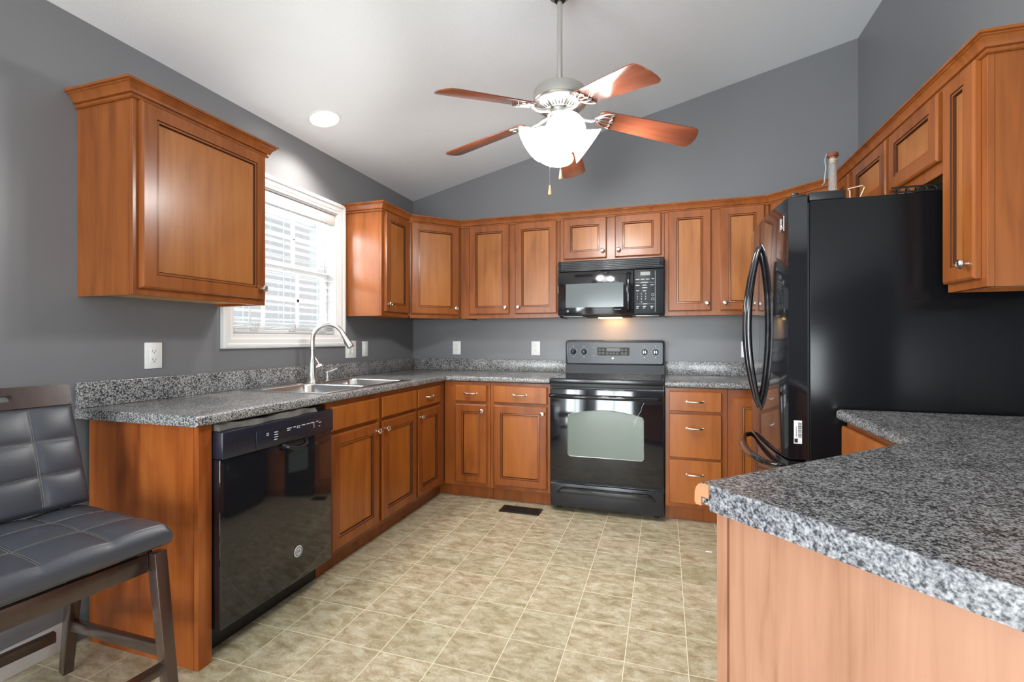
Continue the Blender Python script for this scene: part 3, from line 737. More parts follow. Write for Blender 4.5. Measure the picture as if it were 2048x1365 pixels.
# ------------------------------------------------------------------ range
rg = thing('range', 'black freestanding electric range with oven under the microwave', 'stove', (1.4365, -.004, 0))
rw = .758
MB().box(.002, rw-.002, -.612, -.03, .03, .886).build('body', M['blackm'], rg)
for sx in (.05, rw-.05):
    for sy in (-.56, -.08): MB().lathe([(0, 0), (.018, 0), (.018, .008), (.009, .010), (.009, .0295), (0, .0295)], Matrix.Translation((sx, sy, .0005)), 14).build('foot', M['blackp'], rg)
ck = MB().box(0, rw, -.664, -.10, .8865, .916, .006, 3).build('cooktop_frame', M['blackm'], rg)
MB().box(.022, rw-.022, -.640, -.115, .9163, .9185, .001, 1).build('glass_top', M['black'], ck)
mb = MB()
for x, y, r in ((.20, -.50, .095), (.56, -.50, .075), (.20, -.24, .075), (.56, -.24, .095)):
    mb.tube([(x+r*math.cos(R(a)), y+r*math.sin(R(a)), .9187) for a in range(0, 360, 10)], .0008, 4, closed=True)
mb.build('burner_rings', M['dkgrey'], ck)
# lower backguard slope and control backguard
mb = MB(); mb.prism([(-.10, .9175), (-.082, .998), (-.03, .998), (-.03, .9175)], .002, rw-.002, YZ); mb.build('riser', M['blackm'], rg)
bgp = MB(); 
poly = rrect(0, rw, .985, 1.178, .018, 5)
bgp.prism(poly, .022, .088, XZ, .006, lambda a, b: abs(a.z-b.z) < 1e-5 and a.z > .08, 3)
bg_ = bgp.build('backguard', M['blackm'], rg)
pp = MB(); pp.prism(rrect(.016, rw-.012, .998, 1.160, .012, 4), .0882, .0895, XZ); pnl = pp.build('control_panel', M['dkgrey'], bg_)
yk = -.0897
for x in (.063, .148, .613, .694):
    k = MB().lathe([(0, .022), (.014, .022), (.018, .019), (.021, .005), (.022, 0), (0, 0)], rotmx((x, yk, 1.088), (0, -1, 0)), 22).build('knob', M['black'], bg_)
    MB().box(x-.0035, x+.0035, yk-.028, yk-.0222, 1.071, 1.105, .0015).build('knob_grip', M['black'], k)
    mb = MB()
    for a in range(-140, 141, 28):
        r0, r1 = .027, .031; c, s = math.sin(R(a)), -math.cos(R(a)) 
        mb.lathe([(0, .0004), (.0016, .0004), (.0016, 0)], rotmx((x+r1*math.sin(R(a)), yk, 1.088+r1*math.cos(R(a))), (0, -1, 0)), 6)
    mb.box(x-.006, x+.006, yk-.0004, yk, 1.046, 1.0485); mb.box(x-.004, x+.004, yk-.0004, yk, 1.131, 1.134)
    mb.build('dial_marks', M['label'], bg_)
dsp = MB(); dsp.prism(rrect(.252, .502, 1.058, 1.124, .008, 4), .0897, .0905, XZ); ds = dsp.build('display_panel', M['dull'], bg_)
MB().box(.325, .43, -.0910, -.0906, 1.092, 1.118).build('clock_display', M['dkgrey'], ds)
mb = MB()
for x, z in ((.272, 1.103), (.300, 1.103), (.272, 1.078), (.300, 1.078), (.332, 1.075), (.358, 1.075), (.382, 1.075), (.408, 1.075), (.446, 1.103), (.474, 1.103), (.446, 1.078), (.474, 1.078)):
    mb.tube([(x+.0085*math.cos(R(a)), -.0908, z+.0065*math.sin(R(a))) for a in range(0, 360, 30)], .0013, 5, closed=True)
    mb.box(x-.004, x+.004, -.0910, -.0906, z-.0015, z+.0015)
mb.box(.44, .48, -.0910, -.0906, 1.0635, 1.0655)
mb.tube([(x, -.0907, z) for x, z in rrect(.254, .500, 1.060, 1.122, .008, 3)], .0008, 4, closed=True)
for x in (.225,): 
    mb.box(x-.014, x+.010, yk-.0004, yk, 1.122, 1.1245); mb.box(x-.016, x+.012, yk-.0004, yk, 1.056, 1.059)
mb.build('button_print', M['dimprint'], ds)
MB().lathe([(0, .001), (.009, .001), (.0095, 0)], rotmx((.374, yk, 1.038), (0, -1, 0)), 20).build('badge', M['label'], bg_)
# vent gap trim, oven door, handle, drawer
MB().box(.004, rw-.004, -.632, -.613, .853, .884, .003).build('vent_trim', M['blackp'], rg)
od = MB().box(.003, rw-.003, -.652, -.614, .213, .848, .006, 3).build('oven_door', M['black'], rg)
n = 14; wp = [(.128, .40), (.141, .388), (.617, .388), (.630, .40), (.630, .655), (.622, .672)]
for i in range(n+1):
    a = i/n; x = .60-.442*a; wp.append((x, .678+.030*math.sin(PI*a)**.9))
wp += [(.136, .672), (.128, .655)]
mb = MB(); mb.prism([(x, z) for x, z in wp], .6522, .6530, XZ); ow = mb.build('oven_window', M['ovenglass'], od)
mb = MB(); mb.tube([(x, -.6531, z) for x, z in wp], .0022, 5, closed=True); mb.build('window_border', M['greymetal'], od)
hp = [(.012, -.651, .800), (.014, -.675, .800), (.022, -.694, .800), (.045, -.703, .800), (rw/2, -.707, .800), (rw-.045, -.703, .800), (rw-.022, -.694, .800), (rw-.014, -.675, .800), (rw-.012, -.651, .800)]
MB().tube(hp, .0155, 14).build('handle', M['black'], od)
mb = MB(); mb.tube([(.632, -.6527, .770), (.618, -.6527, .742), (.612, -.6527, .715), (.590, -.6527, .68), (.578, -.6534, .645), (.566, -.6534, .61)], .0011, 5); mb.tube([(.575, -.6534, .655), (.568, -.6534, .64), (.572, -.6534, .628), (.583, -.6534, .64)], .0009, 5); mb.build('scratch_mark', M['label'], od)
dr = MB().box(.005, rw-.005, -.650, -.613, .035, .196, .006, 3).build('storage_drawer', M['blackm'], rg)
t = bmesh.new(); A = [(.05, .146), (.70, .146), (.72, .172), (.03, .172)]; ins = [(.075, .152), (.665, .152), (.645, .168), (.095, .168)]
mb = MB(); mb.prism([(.052, .132), (rw-.052, .132), (rw-.075, .158), (rw-.085, .170), (.085, .170), (.075, .158)], .6495, .664, XZ, .006, lambda a, b: a.z > .66 and b.z > .66, 3); mb.tube([(.058, -.662, .134), (.080, -.667, .160), (.10, -.668, .169), (rw-.10, -.668, .169), (rw-.080, -.667, .160), (rw-.058, -.662, .134)], .0055, 8); mb.build('drawer_grip', M['black'], dr)

# ------------------------------------------------------------------ microwave
mw = thing('microwave', 'black over-the-range microwave with warm lamp lit below', 'microwave', (1.4375, -.003, 1.358))
mW, mH = .756, .408
MB().box(.001, mW-.001, -.36, -.001, .002, mH-.001, .004).build('case', M['blackp'], mw)
vg = MB().box(.001, mW-.001, -.392, -.3605, mH-.080, mH-.002, .006).build('vent_grille', M['blackm'], mw)
mb = MB()
for i in range(5): mb.box(.03, mW-.035, -.4005, -.3925, mH-.070+.0125*i, mH-.0660+.0125*i, .0012)
mb.build('louvres', M['blackm'], vg)
MB().box(.028, mW-.033, -.3928, -.3921, mH-.074, mH-.010).build('grille_slot', M['slot'], vg)
md = MB().box(.001, .549, -.396, -.3605, .006, mH-.083, .006).build('door', M['black'], mw)
MB().box(.062, .478, -.3968, -.3962, .062, .236).build('window', M['mwglass'], md)
hpts = [(.515, -.395, .035), (.515, -.412, .045), (.515, -.424, .09), (.515, -.427, .165), (.515, -.424, .245), (.515, -.412, .29), (.515, -.395, .30)]
MB().tube(hpts, .014, 12, flat=(1, .8)).build('handle', M['black'], md)
MB().lathe([(0, .001), (.009, .001), (.0095, 0)], rotmx((.077, -.3962, .036), (0, -1, 0)), 18).build('badge', M['dimprint'], md)
text('door_lettering', 'Spacemaker', .010, Matrix.Translation((.44, -.3965, .044)) @ FRONT, M['label'], md)
cpn = MB().box(.552, mW-.001, -.394, -.3605, .006, mH-.083, .006).build('control_panel', M['dull'], mw)
MB().box(.596, .662, -.3946, -.3941, .280, .305).build('display', M['lcd'], cpn)
mb = MB()
for x, z, w_ in ((.563, .250, .026), (.598, .250, .026), (.632, .250, .026), (.672, .252, .016), (.598, .228, .05), (.563, .208, .026), (.611, .208, .026), (.664, .208, .022), (.608, .190, .034), (.567, .170, .02), (.611, .168, .024), (.612, .076, .03), (.568, .058, .018), (.568, .047, .014), (.612, .058, .022), (.614, .047, .012), (.664, .058, .02), (.667, .047, .012)):
    mb.box(x, x+w_, -.3944, -.3940, z, z+.0045)
mb.box(.565, .692, -.3943, -.394, .0775, .0785); mb.box(.565, .595, -.3943, -.394, .2295, .2305); mb.box(.652, .692, -.3943, -.394, .2295, .2305)
for sx in (.690,): mb.box(sx+.005, sx+.0065, -.3943, -.394, .02, .31)
mb.tube([(.680+.009*math.cos(R(a)), -.3943, .142+.009*math.sin(R(a))) for a in range(0, 360, 24)], .0011, 5, closed=True)
mb.tube([(.680+.009*math.cos(R(a)), -.3943, .112+.009*math.sin(R(a))) for a in range(0, 360, 24)], .0011, 5, closed=True)
mb.build('panel_print', M['label'], cpn)
for i, ch in enumerate('1234567890'):
    r_, c_ = divmod(i, 3)
    if ch == '0': r_, c_ = 3, 1
    text('keypad_digit', ch, .015, Matrix.Translation((.575+.028*c_, -.3942, .150-.019*r_)) @ FRONT, M['label'], cpn)
MB().box(.20, .53, -.33, -.20, -.010, .0015, .004).build('lamp_housing', M['blackp'], mw)
MB().box(.29, .46, -.325, -.215, -.0165, -.0102, .002).build('lamp_lens', M['warmglow'], mw)
mb = MB(); mb.box(.03, .18, -.34, -.08, -.004, .0015, .001); mb.box(.56, .72, -.34, -.08, -.004, .0015, .001); mb.build('grease_filter', M['greymetal'], mw)
l = area('microwave_lamp', (1.4375+.375, -.15, 1.336), (R(25), 0, 0), .16, .05, 1.1, (1, .50, .18))
l.rotation_euler = (R(40), 0, 0)

# ------------------------------------------------------------------ refrigerator: local x 0..w towards the camera, front -y (world -x)
FW = .862; fr = thing('refrigerator', 'large black bottom-freezer refrigerator standing against the right wall', 'refrigerator', (W, -.842, 0), R90)
FB, FD = .726, .800    # box depth, door edge depth
MB().box(.002, FW-.002, -FB, -.03, .03, 1.742, .006).build('cabinet_box', M['blackt'], fr)
for sx in (.06, FW-.06):
    for sy in (-.66, -.10): MB().lathe([(0, 0), (.02, 0), (.02, .0295), (0, .0295)], Matrix.Translation((sx, sy, .0005)), 12).build('foot', M['blackp'], fr)
def fdoor(x0, x1, z0, z1, name):
    t = bmesh.new(); n = 16; poly = [(x1, -FB-.008), (x0, -FB-.008)]
    def yv(x): return -FD-.034*(1-((x-FW/2)/(FW/2))**2)**.75 if abs((x-FW/2)/(FW/2)) < 1 else -FD
    for i in range(n+1):
        x = x0+(x1-x0)*i/n; poly.append((x, yv(min(max(x, .001), FW-.001))))
    mb = MB(); mb.prism(poly, z0, z1, None, .005, lambda a, b: abs(a.z-b.z) < 1e-5 and not (abs(a.y+FB+.008) < 1e-4 and abs(b.y+FB+.008) < 1e-4), 3)
    return mb.build(name, M['black'], fr, 30)
dL = fdoor(.003, FW/2-.002, .700, 1.762, 'door'); dRr = fdoor(FW/2+.002, FW-.003, .700, 1.762, 'door'); fz_ = fdoor(.003, FW-.003, .07, .692, 'freezer_drawer')
for k, o in ((-1, dL), (1, dRr)):
    x = FW/2+k*.045
    pts = []
    for i in range(21):
        s = i/20; z = .842+(1.652-.842)*s
        pts.append((x, -FD-.030-.060*math.sin(PI*s)**.8 if 0 < i < 20 else -FD-.026, z))
    MB().tube(pts, [.009+.006*math.sin(PI*i/20) for i in range(21)], 12, flat=(1, 1.1)).build('handle', M['black'], o)
pts = []
for i in range(21):
    s = i/20; x = .07+(FW-.14)*s
    pts.append((x, -FD-.028-.062*math.sin(PI*s)**.55 if 0 < i < 20 else -FD-.008, .655-.018*math.sin(PI*s)))
MB().tube(pts, [.012+.006*math.sin(PI*i/20) for i in range(21)], 12).build('handle', M['black'], fz_)
for x in (.05, FW-.05):
    MB().box(x-.045, x+.04, -FD+.012, -FB-.009, 1.7625, 1.772, .002).build('hinge_bracket', M['blackp'], fr)
    MB().lathe([(0, .0), (.013, 0), (.013, .012), (0, .013)], Matrix.Translation((x+.01, -FD+.03, 1.7722)), 14).build('hinge_pin', M['blackp'], fr)
    MB().box(x-.045, x+.044, -FB, -FB+.125, 1.7425, 1.776, .004).build('hinge_cover', M['blackp'], fr)
MB().box(.01, FW-.01, -FB-.0075, -FB-.0005, .08, 1.735).build('door_gasket', M['ink'], fr)
# sticker on the door side (faces local +x)
st = thing('barcode_sticker', 'white barcode sticker on the side of the black refrigerator door', 'sticker', (0, 0, 0))
st.parent = None
bpy.data.objects.remove(st)
stk = MB().box(FW-.0029, FW-.0024, -FD+.018, -FD+.047, .765, .858).build('barcode_sticker', M['sticker'], fr)
mb = MB()
z = .79
while z < .85:
    h = random.choice((.001, .0015, .0025)); mb.box(FW-.0023, FW-.0021, -FD+.033, -FD+.046, z, z+h); z += h+random.choice((.001, .0015, .002))
mb.box(FW-.0023, FW-.0021, -FD+.020, -FD+.032, .769, .785); mb.box(FW-.0023, FW-.0021, -FD+.026, -FD+.0275, .792, .835)
mb.build('barcode', M['ink'], stk)
# badge near the top of the near door
bm_ = MB(); bx, bz = FW-.055, 1.665; by = -FD-.034*(1-((bx-FW/2)/(FW/2))**2)**.75-.0015
slope = math.atan2(.034*.5, .2)
tx = Matrix.Translation((bx, by-.0005, bz)) @ Matrix.Rotation(R(12), 4, 'Z')
for x0, z0, x1, z1 in ((-.016, -.03, .016, -.03), (.016, -.03, .016, .03), (.016, .03, -.016, .03), (-.016, .03, -.016, -.03), (-.008, -.022, -.008, .022), (.009, .022, -.007, 0), (-.007, 0, .009, -.022)):
    a, b = tx @ Vector((x0, 0, z0)), tx @ Vector((x1, 0, z1)); bm_.tube([a, b], .0014, 5)
bm_.build('badge', M['chrome'], dRr)
mb = MB()
z = 1.37
while z < 1.56:
    mb.box(FW-.0019, FW-.0016, -.075, -.066, z, z+random.choice((.002, .004))); z += .006
mb.build('small_print', M['label'], fr)

# things on top of the refrigerator
FT = 1.7428
bt = thing('glass_bottle', 'clear glass bottle with wooden stopper standing on the refrigerator', 'bottle', (2.935, -1.335, FT))
MB().lathe([(0, 0), (.040, 0), (.043, .006), (.043, .03), (.034, .05), (.022, .085), (.0175, .15), (.0165, .262), (.019, .264), (.019, .274), (.014, .274), (.0135, .15), (.018, .087), (.030, .05), (.039, .028), (.039, .008), (0, .006)], None, 28).build('glass', M['bottle'], bt)
MB().lathe([(0, .255), (.012, .255), (.0125, .278), (0, .278)], None, 18).build('cork', M['cork'], bt)
MB().lathe([(0, .2785), (.017, .2785), (.018, .283), (.024, .287), (.0245, .296), (.022, .302), (.010, .304), (0, .304)], None, 22).build('stopper', M['redwood'], bt)
MB().tube([(-.025, -.006, .30), (-.034, -.01, .27), (-.030, -.012, .235), (-.034, -.012, .20), (-.036, -.010, .165), (-.046, -.010, .155)], .0035, 7).build('hanging_tag_chain', M['greymetal'], bt)
wr = MB(); wr.tube([(2.965, -1.46, FT+.002), (2.963, -1.46, FT+.09), (2.955, -1.46, FT+.098), (3.01, -1.46, FT+.108), (3.017, -1.46, FT+.10), (2.98, -1.455, FT+.002)], .0022, 6)
wr.tube([(2.98, -1.455, FT+.0025), (3.02, -1.46, FT+.0025), (3.05, -1.46, FT+.0025), (3.05, -1.48, FT+.0025), (2.95, -1.46, FT+.0025)], .0022, 6)
wr.tube([(3.03, -1.46, FT+.0025), (3.055, -1.46, FT+.055)], .0022, 6)
tag(wr.build('wire_holder', M['wire']), 'bent cream wire holder standing on the refrigerator right of the bottle', 'wire holder')
tray = thing('serving_tray', 'dark oval tray with grey rim leaning on top of the refrigerator', 'tray', (3.19, -1.42, FT+.012))
EL = Matrix.Rotation(R(-20), 4, 'Y') @ Matrix.Scale(1.5, 4, (0, 1, 0))
EL = Matrix.Translation((0, 0, .0)) @ Matrix.Scale(1.3, 4, (0, 1, 0))
MB().lathe([(0, 0), (.10, 0), (.125, .028), (.128, .032), (.122, .032), (.10, .004), (0, .004)], Matrix.Translation((-.0, 0, -.0118)) @ Matrix.Scale(1.3, 4, (0, 1, 0)), 36).build('dish', M['blackp'], tray)
MB().tube([(.1265*math.cos(R(a)), 1.3*.1265*math.sin(R(a)), .022) for a in range(0, 360, 10)], .003, 6, closed=True).build('rim', M['greymetal'], tray)
rk = MB()
for i in range(7): rk.tube([(3.06+.03*i, -1.675, FT+.012), (3.06+.03*i, -1.655, FT+.032), (3.07+.03*i, -1.615, FT+.012)], .0035, 6)
rk.tube([(3.04, -1.675, FT+.010), (3.26, -1.675, FT+.010), (3.27, -1.615, FT+.010), (3.05, -1.615, FT+.010)], .0035, 6, closed=True)
rk.tube([(3.04, -1.655, FT+.034), (3.26, -1.655, FT+.034)], .0035, 6)
tag(rk.build('wire_rack', M['blackp']), 'low black wire rack at the near edge of the refrigerator top', 'rack')
tag(MB().lathe([(0, .0), (.03, 0), (.045, .012), (.05, .03), (.047, .03), (.042, .013), (.028, .003), (0, .003)], Matrix.Translation((3.20, -1.40, FT+.0052)), 28).build('bowl', M['white']), 'small white bowl sitting in the tray above the refrigerator', 'bowl')

# ------------------------------------------------------------------ ceiling fan
fx, fy = 1.725, -1.672; cz = H0+SL*fx
fn = thing('ceiling_fan', 'five-blade ceiling fan with brushed nickel motor and lit glass shades', 'ceiling fan', (fx, fy, 0))
MB().lathe([(0, cz+.012), (.065, cz+.012), (.066, cz-.03), (.05, cz-.058), (.028, cz-.066), (0, cz-.066)], None, 28).build('canopy', M['nickel'], fn)
MB().lathe([(0, cz-.0665), (.026, cz-.0665), (.03, cz-.072), (.024, cz-.082), (0, cz-.082)], None, 20).build('canopy_ball', M['blackp'], fn)
MB().lathe([(0, cz-.083), (.0125, cz-.083), (.0125, 2.3705), (0, 2.3705)], None, 16).build('downrod', M['nickel'], fn)
mh = MB().lathe([(0, 2.370), (.03, 2.370), (.035, 2.364), (.100, 2.362), (.119, 2.356), (.123, 2.350), (.123, 2.306), (.126, 2.302), (.123, 2.298), (.124, 2.292), (.105, 2.276), (.070, 2.262), (0, 2.260)], None, 48).build('motor_housing', M['nickel'], fn)
mb = MB()
for i in range(36):
    a = 2*PI*i/36; c, s = math.cos(a), math.sin(a)
    mb.tube([(.074*c, .074*s, 2.2625), (.103*c, .103*s, 2.2775)], .0024, 5)
mb.build('cooling_slots', M['slot'], mh)
MB().lathe([(0, 2.2595), (.058, 2.2595), (.058, 2.24), (.047, 2.238), (.047, 2.185), (.04, 2.178), (0, 2.178)], None, 28).build('switch_housing', M['nickel'], fn)
tipz = {0: 2.153, 1: 2.175, 2: 2.19, 3: 2.137, 4: 2.107}
a0 = R(4.36+17.76)
RZ = 2.236
for k in range(5):
    a = a0+k*R(72); zt = tipz[k]; r0, r1 = .185, .66
    ang = math.atan2(RZ-zt, r1-r0)
    pitch = R(-14)
    mx = Matrix.Rotation(a, 4, 'Z') @ Matrix.Translation((r0, 0, RZ)) @ Matrix.Rotation(ang, 4, 'Y') @ Matrix.Rotation(pitch, 4, 'X')
    Lb = math.hypot(r1-r0, RZ-zt)
    o = []
    w0, w1 = .052, .068
    outline = [(0, -w0*.8), (.02, -w0), (Lb-.045, -w1), (Lb-.026, -w1*.965), (Lb-.013, -w1*.85), (Lb-.004, -w1*.5), (Lb, 0), (Lb-.004, w1*.5), (Lb-.013, w1*.85), (Lb-.026, w1*.965), (Lb-.045, w1), (.02, w0), (0, w0*.8)]
    mb = MB(); mb.prism(outline, -.003, .003, None, .0012, lambda p, q: abs(p.z-q.z) < 1e-5, 2)
    b = mb.build('blade', M['blade'], fn); b.matrix_local = mx
    # blade iron: arm plus fretwork plate under the blade root
    mb = MB(); zi = -.0065
    def T(x, y, z=zi): return (x, y, z)
    for s in (-1, 1):
        mb.tube([T(-.015, 0), T(.01, s*.028), T(.04, s*.045), T(.065, s*.048), T(.058, s*.034), T(.066, s*.020), T(.058, s*.008), T(.072, 0)], .0048, 7)
        mb.tube([T(-.015, 0), T(.025, s*.020), T(.058, s*.022)], .0035, 6)
    mb.tube([T(-.015, 0), T(.072, 0)], .0035, 6)
    i_ = mb.build('blade_iron', M['nickel'], b)
    mb = MB(); A = mx.inverted()
    def P(r, z): return A @ (Matrix.Rotation(a, 4, 'Z') @ Vector((r, 0, z)))
    mb.tube([P(.050, 2.248), P(.085, 2.240), P(.12, 2.226), P(.15, 2.222), P(.182, RZ-.007)], [.009, .010, .009, .008, .007], 10)
    mb.build('blade_arm', M['nickel'], b)
ft = MB().lathe([(0, 2.1775), (.036, 2.1775), (.05, 2.165), (.05, 2.150), (.03, 2.138), (0, 2.135)], None, 28).build('light_fitter', M['nickel'], fn)
yaw = R(17.76)
for k in range(4):
    a = yaw+R(-86+90*k)
    dr_ = Vector((math.cos(a), math.sin(a), 0)); ax = (dr_*.80+Vector((0, 0, -.60))).normalized()
    p0 = dr_*.044+Vector((0, 0, 2.172))
    mx = rotmx(p0, ax)
    arm = MB().tube([dr_*.03+Vector((0, 0, 2.158)), p0, p0+ax*.012], [.012, .016, .022], 12).build('lamp_arm', M['nickel'], fn)
    sh = MB().lathe([(.022, .010), (.030, .016), (.040, .035), (.047, .06), (.062, .080), (.082, .106), (.093, .118), (.090, .118), (.079, .105), (.059, .080), (.044, .06), (.037, .036), (.026, .018), (.022, .010)], mx, 28).build('lamp_shade', M['shade'], fn)
    MB().lathe([(0, .015), (.014, .015), (.016, .04), (.026, .065), (.028, .080), (.020, .098), (0, .105)], mx, 16).build('bulb', M['shade'], fn)
    q = p0+ax*.17
    lt = bpy.data.lights.new('fan_bulb_light', 'SPOT'); lt.energy = 20; lt.spot_size = R(178); lt.spot_blend = .55; lt.shadow_soft_size = .06; lt.color = (1, .98, .95)
    lo = bpy.data.objects.new('fan_bulb_light', lt); COL.objects.link(lo); lo.location = (fx+q.x, fy+q.y, q.z); lo.rotation_euler = aim(ax)
def chain(dx, dy, z0, z1):
    mb = MB(); n = int((z0-z1)/.006)
    mb.tube([(dx, dy, z0), (dx, dy, z1)], .0013, 6)
    c = mb.build('pull_chain', M['knob'], fn)
    MB().lathe([(0, z1+.002), (.004, z1), (.0055, z1-.018), (.0085, z1-.034), (.007, z1-.044), (0, z1-.046)], Matrix.Translation((dx, dy, 0)), 14).build('chain_fob', M['fob'], c)
u = Vector((math.cos(yaw), math.sin(yaw)))
chain(-.052*u.x+.01, -.052*u.y-.02, 2.15, 1.905); chain(-.002*u.x+.005, -.0*u.y+.0, 2.135, 1.985)
# ------------------------------------------------------------------ recessed light
rx, ry = .25, -1.50; rz_ = H0+SL*rx
tilt = -math.atan(SL)
rl = thing('recessed_light', 'round recessed ceiling light glowing above the sink', 'light', (rx, ry, rz_)); rl.rotation_euler = (0, tilt, 0)
MB().lathe([(.083, -.0006), (.095, -.0006), (.096, -.003), (.092, -.006), (.083, -.0045)], None, 40).build('trim_ring', M['white'], rl)
MB().lathe([(0, -.002), (.0825, -.002), (.0825, -.0008), (0, -.0008)], None, 40).build('lens', M['lampglow'], rl)
sl = bpy.data.lights.new('recessed_lamp', 'SPOT'); sl.energy = 60; sl.spot_size = R(125); sl.spot_blend = .6; sl.shadow_soft_size = .07; sl.color = (1, .95, .87)
so = bpy.data.objects.new('recessed_lamp', sl); COL.objects.link(so); so.location = (rx+.003, ry, rz_-.02)
# ------------------------------------------------------------------ floor register
rgx = thing('floor_register', 'dark bronze floor vent register set in the tiles near the range', 'vent', (1.249, -.722, 0))
MB().box(-.143, .143, -.066, .066, .0006, .005, .002).build('frame', M['bronze'], rgx)
mb = MB()
for i in range(11): mb.box(-.112, .112, -.045+i*.0085, -.041+i*.0085, .0052, .0075)
for i in range(9): mb.box(-.112+i*.0275, -.109+i*.0275, -.045, .044, .0052, .0072)
mb.build('grille', M['bronze'], rgx)
mb = MB()
for a in (-.124, .116): mb.box(a, a+.008, -.045, .044, .0052, .0056)
mb.build('end_slots', M['ink'], rgx)
tag(MB().box(2.415, 2.447, -1.025, -1.013, .0006, .004, .001).build('paper_scrap', M['sticker']), 'tiny white paper scrap lying on the floor between drawer cabinet and peninsula', 'scrap')

# ------------------------------------------------------------------ counter-height chair (local +x forward)
ch = thing('counter_chair', 'counter-height chair with tufted black leather seat and dark wooden legs', 'chair', (.49, -3.02, 0), R(-5))
def cushion(w, d, th, us, vs, n=56, puff=.018, crown_=.012):
    # top surface grid in local coords: u in [-d/2,d/2] (x), v in [-w/2,w/2] (y)
    t = bmesh.new(); top = []; 
    def hgt(a, b):
        ea = min(1, (1-abs(a))/.055); eb = min(1, (1-abs(b))/.055)
        edge = (1-(1-max(0, min(1, ea)))**2)**.5*(1-(1-max(0, min(1, eb)))**2)**.5
        g = 1
        def cell(q, ls):
            L = [-1]+ls+[1]
            for i in range(len(L)-1):
                if L[i] <= q <= L[i+1]+1e-9: return (q-L[i])/(L[i+1]-L[i])
            return 0
        cu, cv = cell(a, us), cell(b, vs)
        pf = (math.sin(PI*cu)*math.sin(PI*cv))**.35 if us and vs else 1
        if abs(a) > max([abs(x) for x in us]+[0]) : pf = max(pf, 0)
        return th*(edge*.22+.78)+crown_*(1-a*a)*(1-b*b)+puff*pf*edge-puff
    for i in range(n+1):
        row = []
        for j in range(n+1):
            a = -1+2*i/n; b = -1+2*j/n
            # rounded plan corners
            row.append(t.verts.new((a*d/2, b*w/2, hgt(a, b))))
        top.append(row)
    for i in range(n):
        for j in range(n): t.faces.new((top[i][j], top[i+1][j], top[i+1][j+1], top[i][j+1]))
    # skirt
    bord = [top[i][0] for i in range(n+1)]+[top[n][j] for j in range(1, n+1)]+[top[i][n] for i in range(n-1, -1, -1)]+[top[0][j] for j in range(n-1, 0, -1)]
    prev = bord
    for fr_, sc_ in ((.65, 1.012), (.35, 1.014), (.1, 1.004), (0, .985)):
        cur = [t.verts.new((v.co.x*sc_, v.co.y*sc_, th*.78*fr_)) for v in bord]
        for k in range(len(bord)): t.faces.new((prev[k], prev[(k+1) % len(bord)], cur[(k+1) % len(bord)], cur[k]))
        prev = cur
    t.faces.new(prev)
    bmesh.ops.recalc_face_normals(t, faces=t.faces)
    return t, hgt
SWd, SDp, STh = .45, .47, .068
t, hg = cushion(SWd, SDp, STh, [-.33, .33], [-.33, .33], puff=.014)
MXS = Matrix.Translation((.025, 0, .567))
mb = MB(); mb.merge(t, MXS); seat = mb.build('seat', M['leather'], ch, 60)
def seamline(parent, hg, w, d, MX, us, vs, off=.0005, r=.0011):
    for q in us:
        mb = MB()
        for dq in (-.012, .012): mb.tube([MX @ Vector(((q+dq)*d/2, b*w/2, hg(q+dq, b)+off)) for b in [-.93+1.86*i/50 for i in range(51)]], r, 5)
        mb.build('stitching', M['seam'], parent)
    for q in vs:
        mb = MB()
        for dq in (-.012, .012): mb.tube([MX @ Vector((a*d/2, (q+dq)*w/2, hg(a, q+dq)+off)) for a in [-.93+1.86*i/50 for i in range(51)]], r, 5)
        mb.build('stitching', M['seam'], parent)
seamline(seat, hg, SWd, SDp, MXS, [-.33, .33], [-.33, .33])
# backrest, leaning back
th = math.atan2(.13, .385)
BH = .335
MXB = Matrix.Translation((-.222, 0, .80)) @ Matrix.Rotation(-th, 4, 'Y') @ Matrix(((0, 0, 1, 0), (0, 1, 0, 0), (-1, 0, 0, 0), (0, 0, 0, 1)))
# cushion local x -> -z (down), y -> y, z(thickness) -> +x
t, hb = cushion(.44, BH, .05, [-.30, .36], [-.45, .45], puff=.012, crown_=.008)
MXB2 = MXB @ Matrix.Translation((0, 0, -.02))
mb = MB(); mb.merge(t, MXB2); back = mb.build('backrest', M['leather'], ch, 60)
seamline(back, hb, .44, BH, MXB2, [-.30, .36], [-.45, .45])
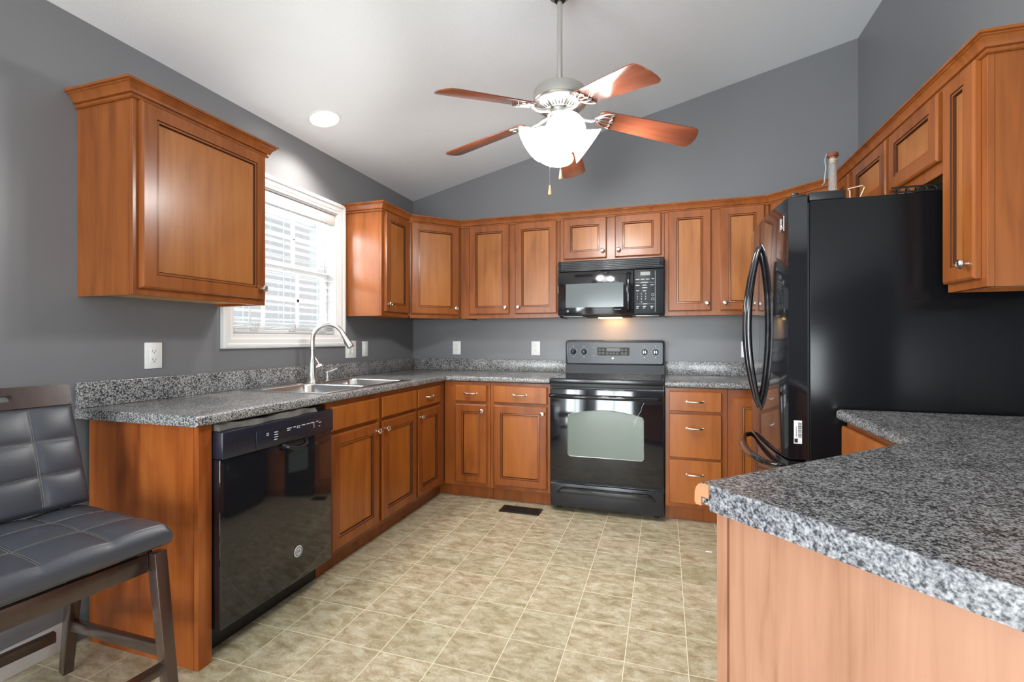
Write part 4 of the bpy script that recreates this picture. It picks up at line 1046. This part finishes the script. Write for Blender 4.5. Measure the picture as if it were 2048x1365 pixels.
# top rail with hand slot
sx = .07; rail = MB()
def railpt(y, z, x): return MXB @ Vector((-(BH/2+.0005)-z, y, x))
pl = rrect(-.222, .222, .0, .072, .006, 3)
t = bmesh.new(); slot = rrect(-.075, .075, .026, .048, .0105, 6)
def ring(pts, x): return [t.verts.new(railpt(a, b, x)) for a, b in pts]
fo, bo = ring(pl, .012), ring(pl, -.016); fi, bi = ring(slot, .012), ring(slot, -.016)
def bridge(A, B):
    for j in range(len(A)): t.faces.new((A[j], A[(j+1) % len(A)], B[(j+1) % len(A)], B[j]))
bridge(fo, bo); bridge(fi, bi)
for O, I in ((fo, fi), (bo, bi)):
    eo = [t.edges.get((O[j], O[(j+1) % len(O)])) for j in range(len(O))]; ei = [t.edges.get((I[j], I[(j+1) % len(I)])) for j in range(len(I))]
    bmesh.ops.triangle_fill(t, edges=eo+ei, use_beauty=True)
bmesh.ops.recalc_face_normals(t, faces=t.faces)
rail.merge(t); rail.build('top_rail', M['espresso'], ch)
mb = MB(); mb.box(-BH/2, BH/2, -.215, .215, -.034, -.0205, .004, 2, MXB); mb.build('back_board', M['espresso'], ch)
# frame
mb = MB(); hyy = .196
AX = .235
mb.box(AX-.022, AX, -hyy+.02, hyy-.02, .495, .549, .003)
mb.box(-.17, -.15, -hyy+.02, hyy-.02, .495, .549, .003)
for s in (-1, 1): mb.box(-.15, AX-.022, s*(hyy-.005)-.010, s*(hyy-.005)+.010, .495, .549, .003)
mb.build('apron', M['espresso'], ch)
MB().box(-.14, .20, -.17, .17, .5495, .5668).build('seat_plate', M['blackp'], ch)
for s in (-1, 1):
    MB().bar((.240, s*hyy, .5505), (.315, s*(hyy+.006), .001), .036, .042, .030, .034).build('leg', M['espresso'], ch)
    MB().bar((-.165, s*hyy, .5505), (-.345, s*(hyy+.045), .001), .034, .044, .030, .034).build('leg', M['espresso'], ch)
    MB().bar((-.285, s*(hyy+.028), .195), (.272, s*(hyy+.002), .262), .020, .036).build('stretcher', M['espresso'], ch)
    MB().bar((-.165, s*(hyy-.03), .553), (-.245, s*(hyy-.03), .82), .03, .022).build('back_post', M['espresso'], ch)
MB().bar((.288, -hyy+.012, .222), (.288, hyy-.012, .222), .034, .022, side=(1, 0, 0)).build('footrest', M['espresso'], ch)
MB().bar((-.285, -hyy+.012, .175), (-.285, hyy-.012, .175), .022, .036, side=(1, 0, 0)).build('stretcher', M['espresso'], ch)
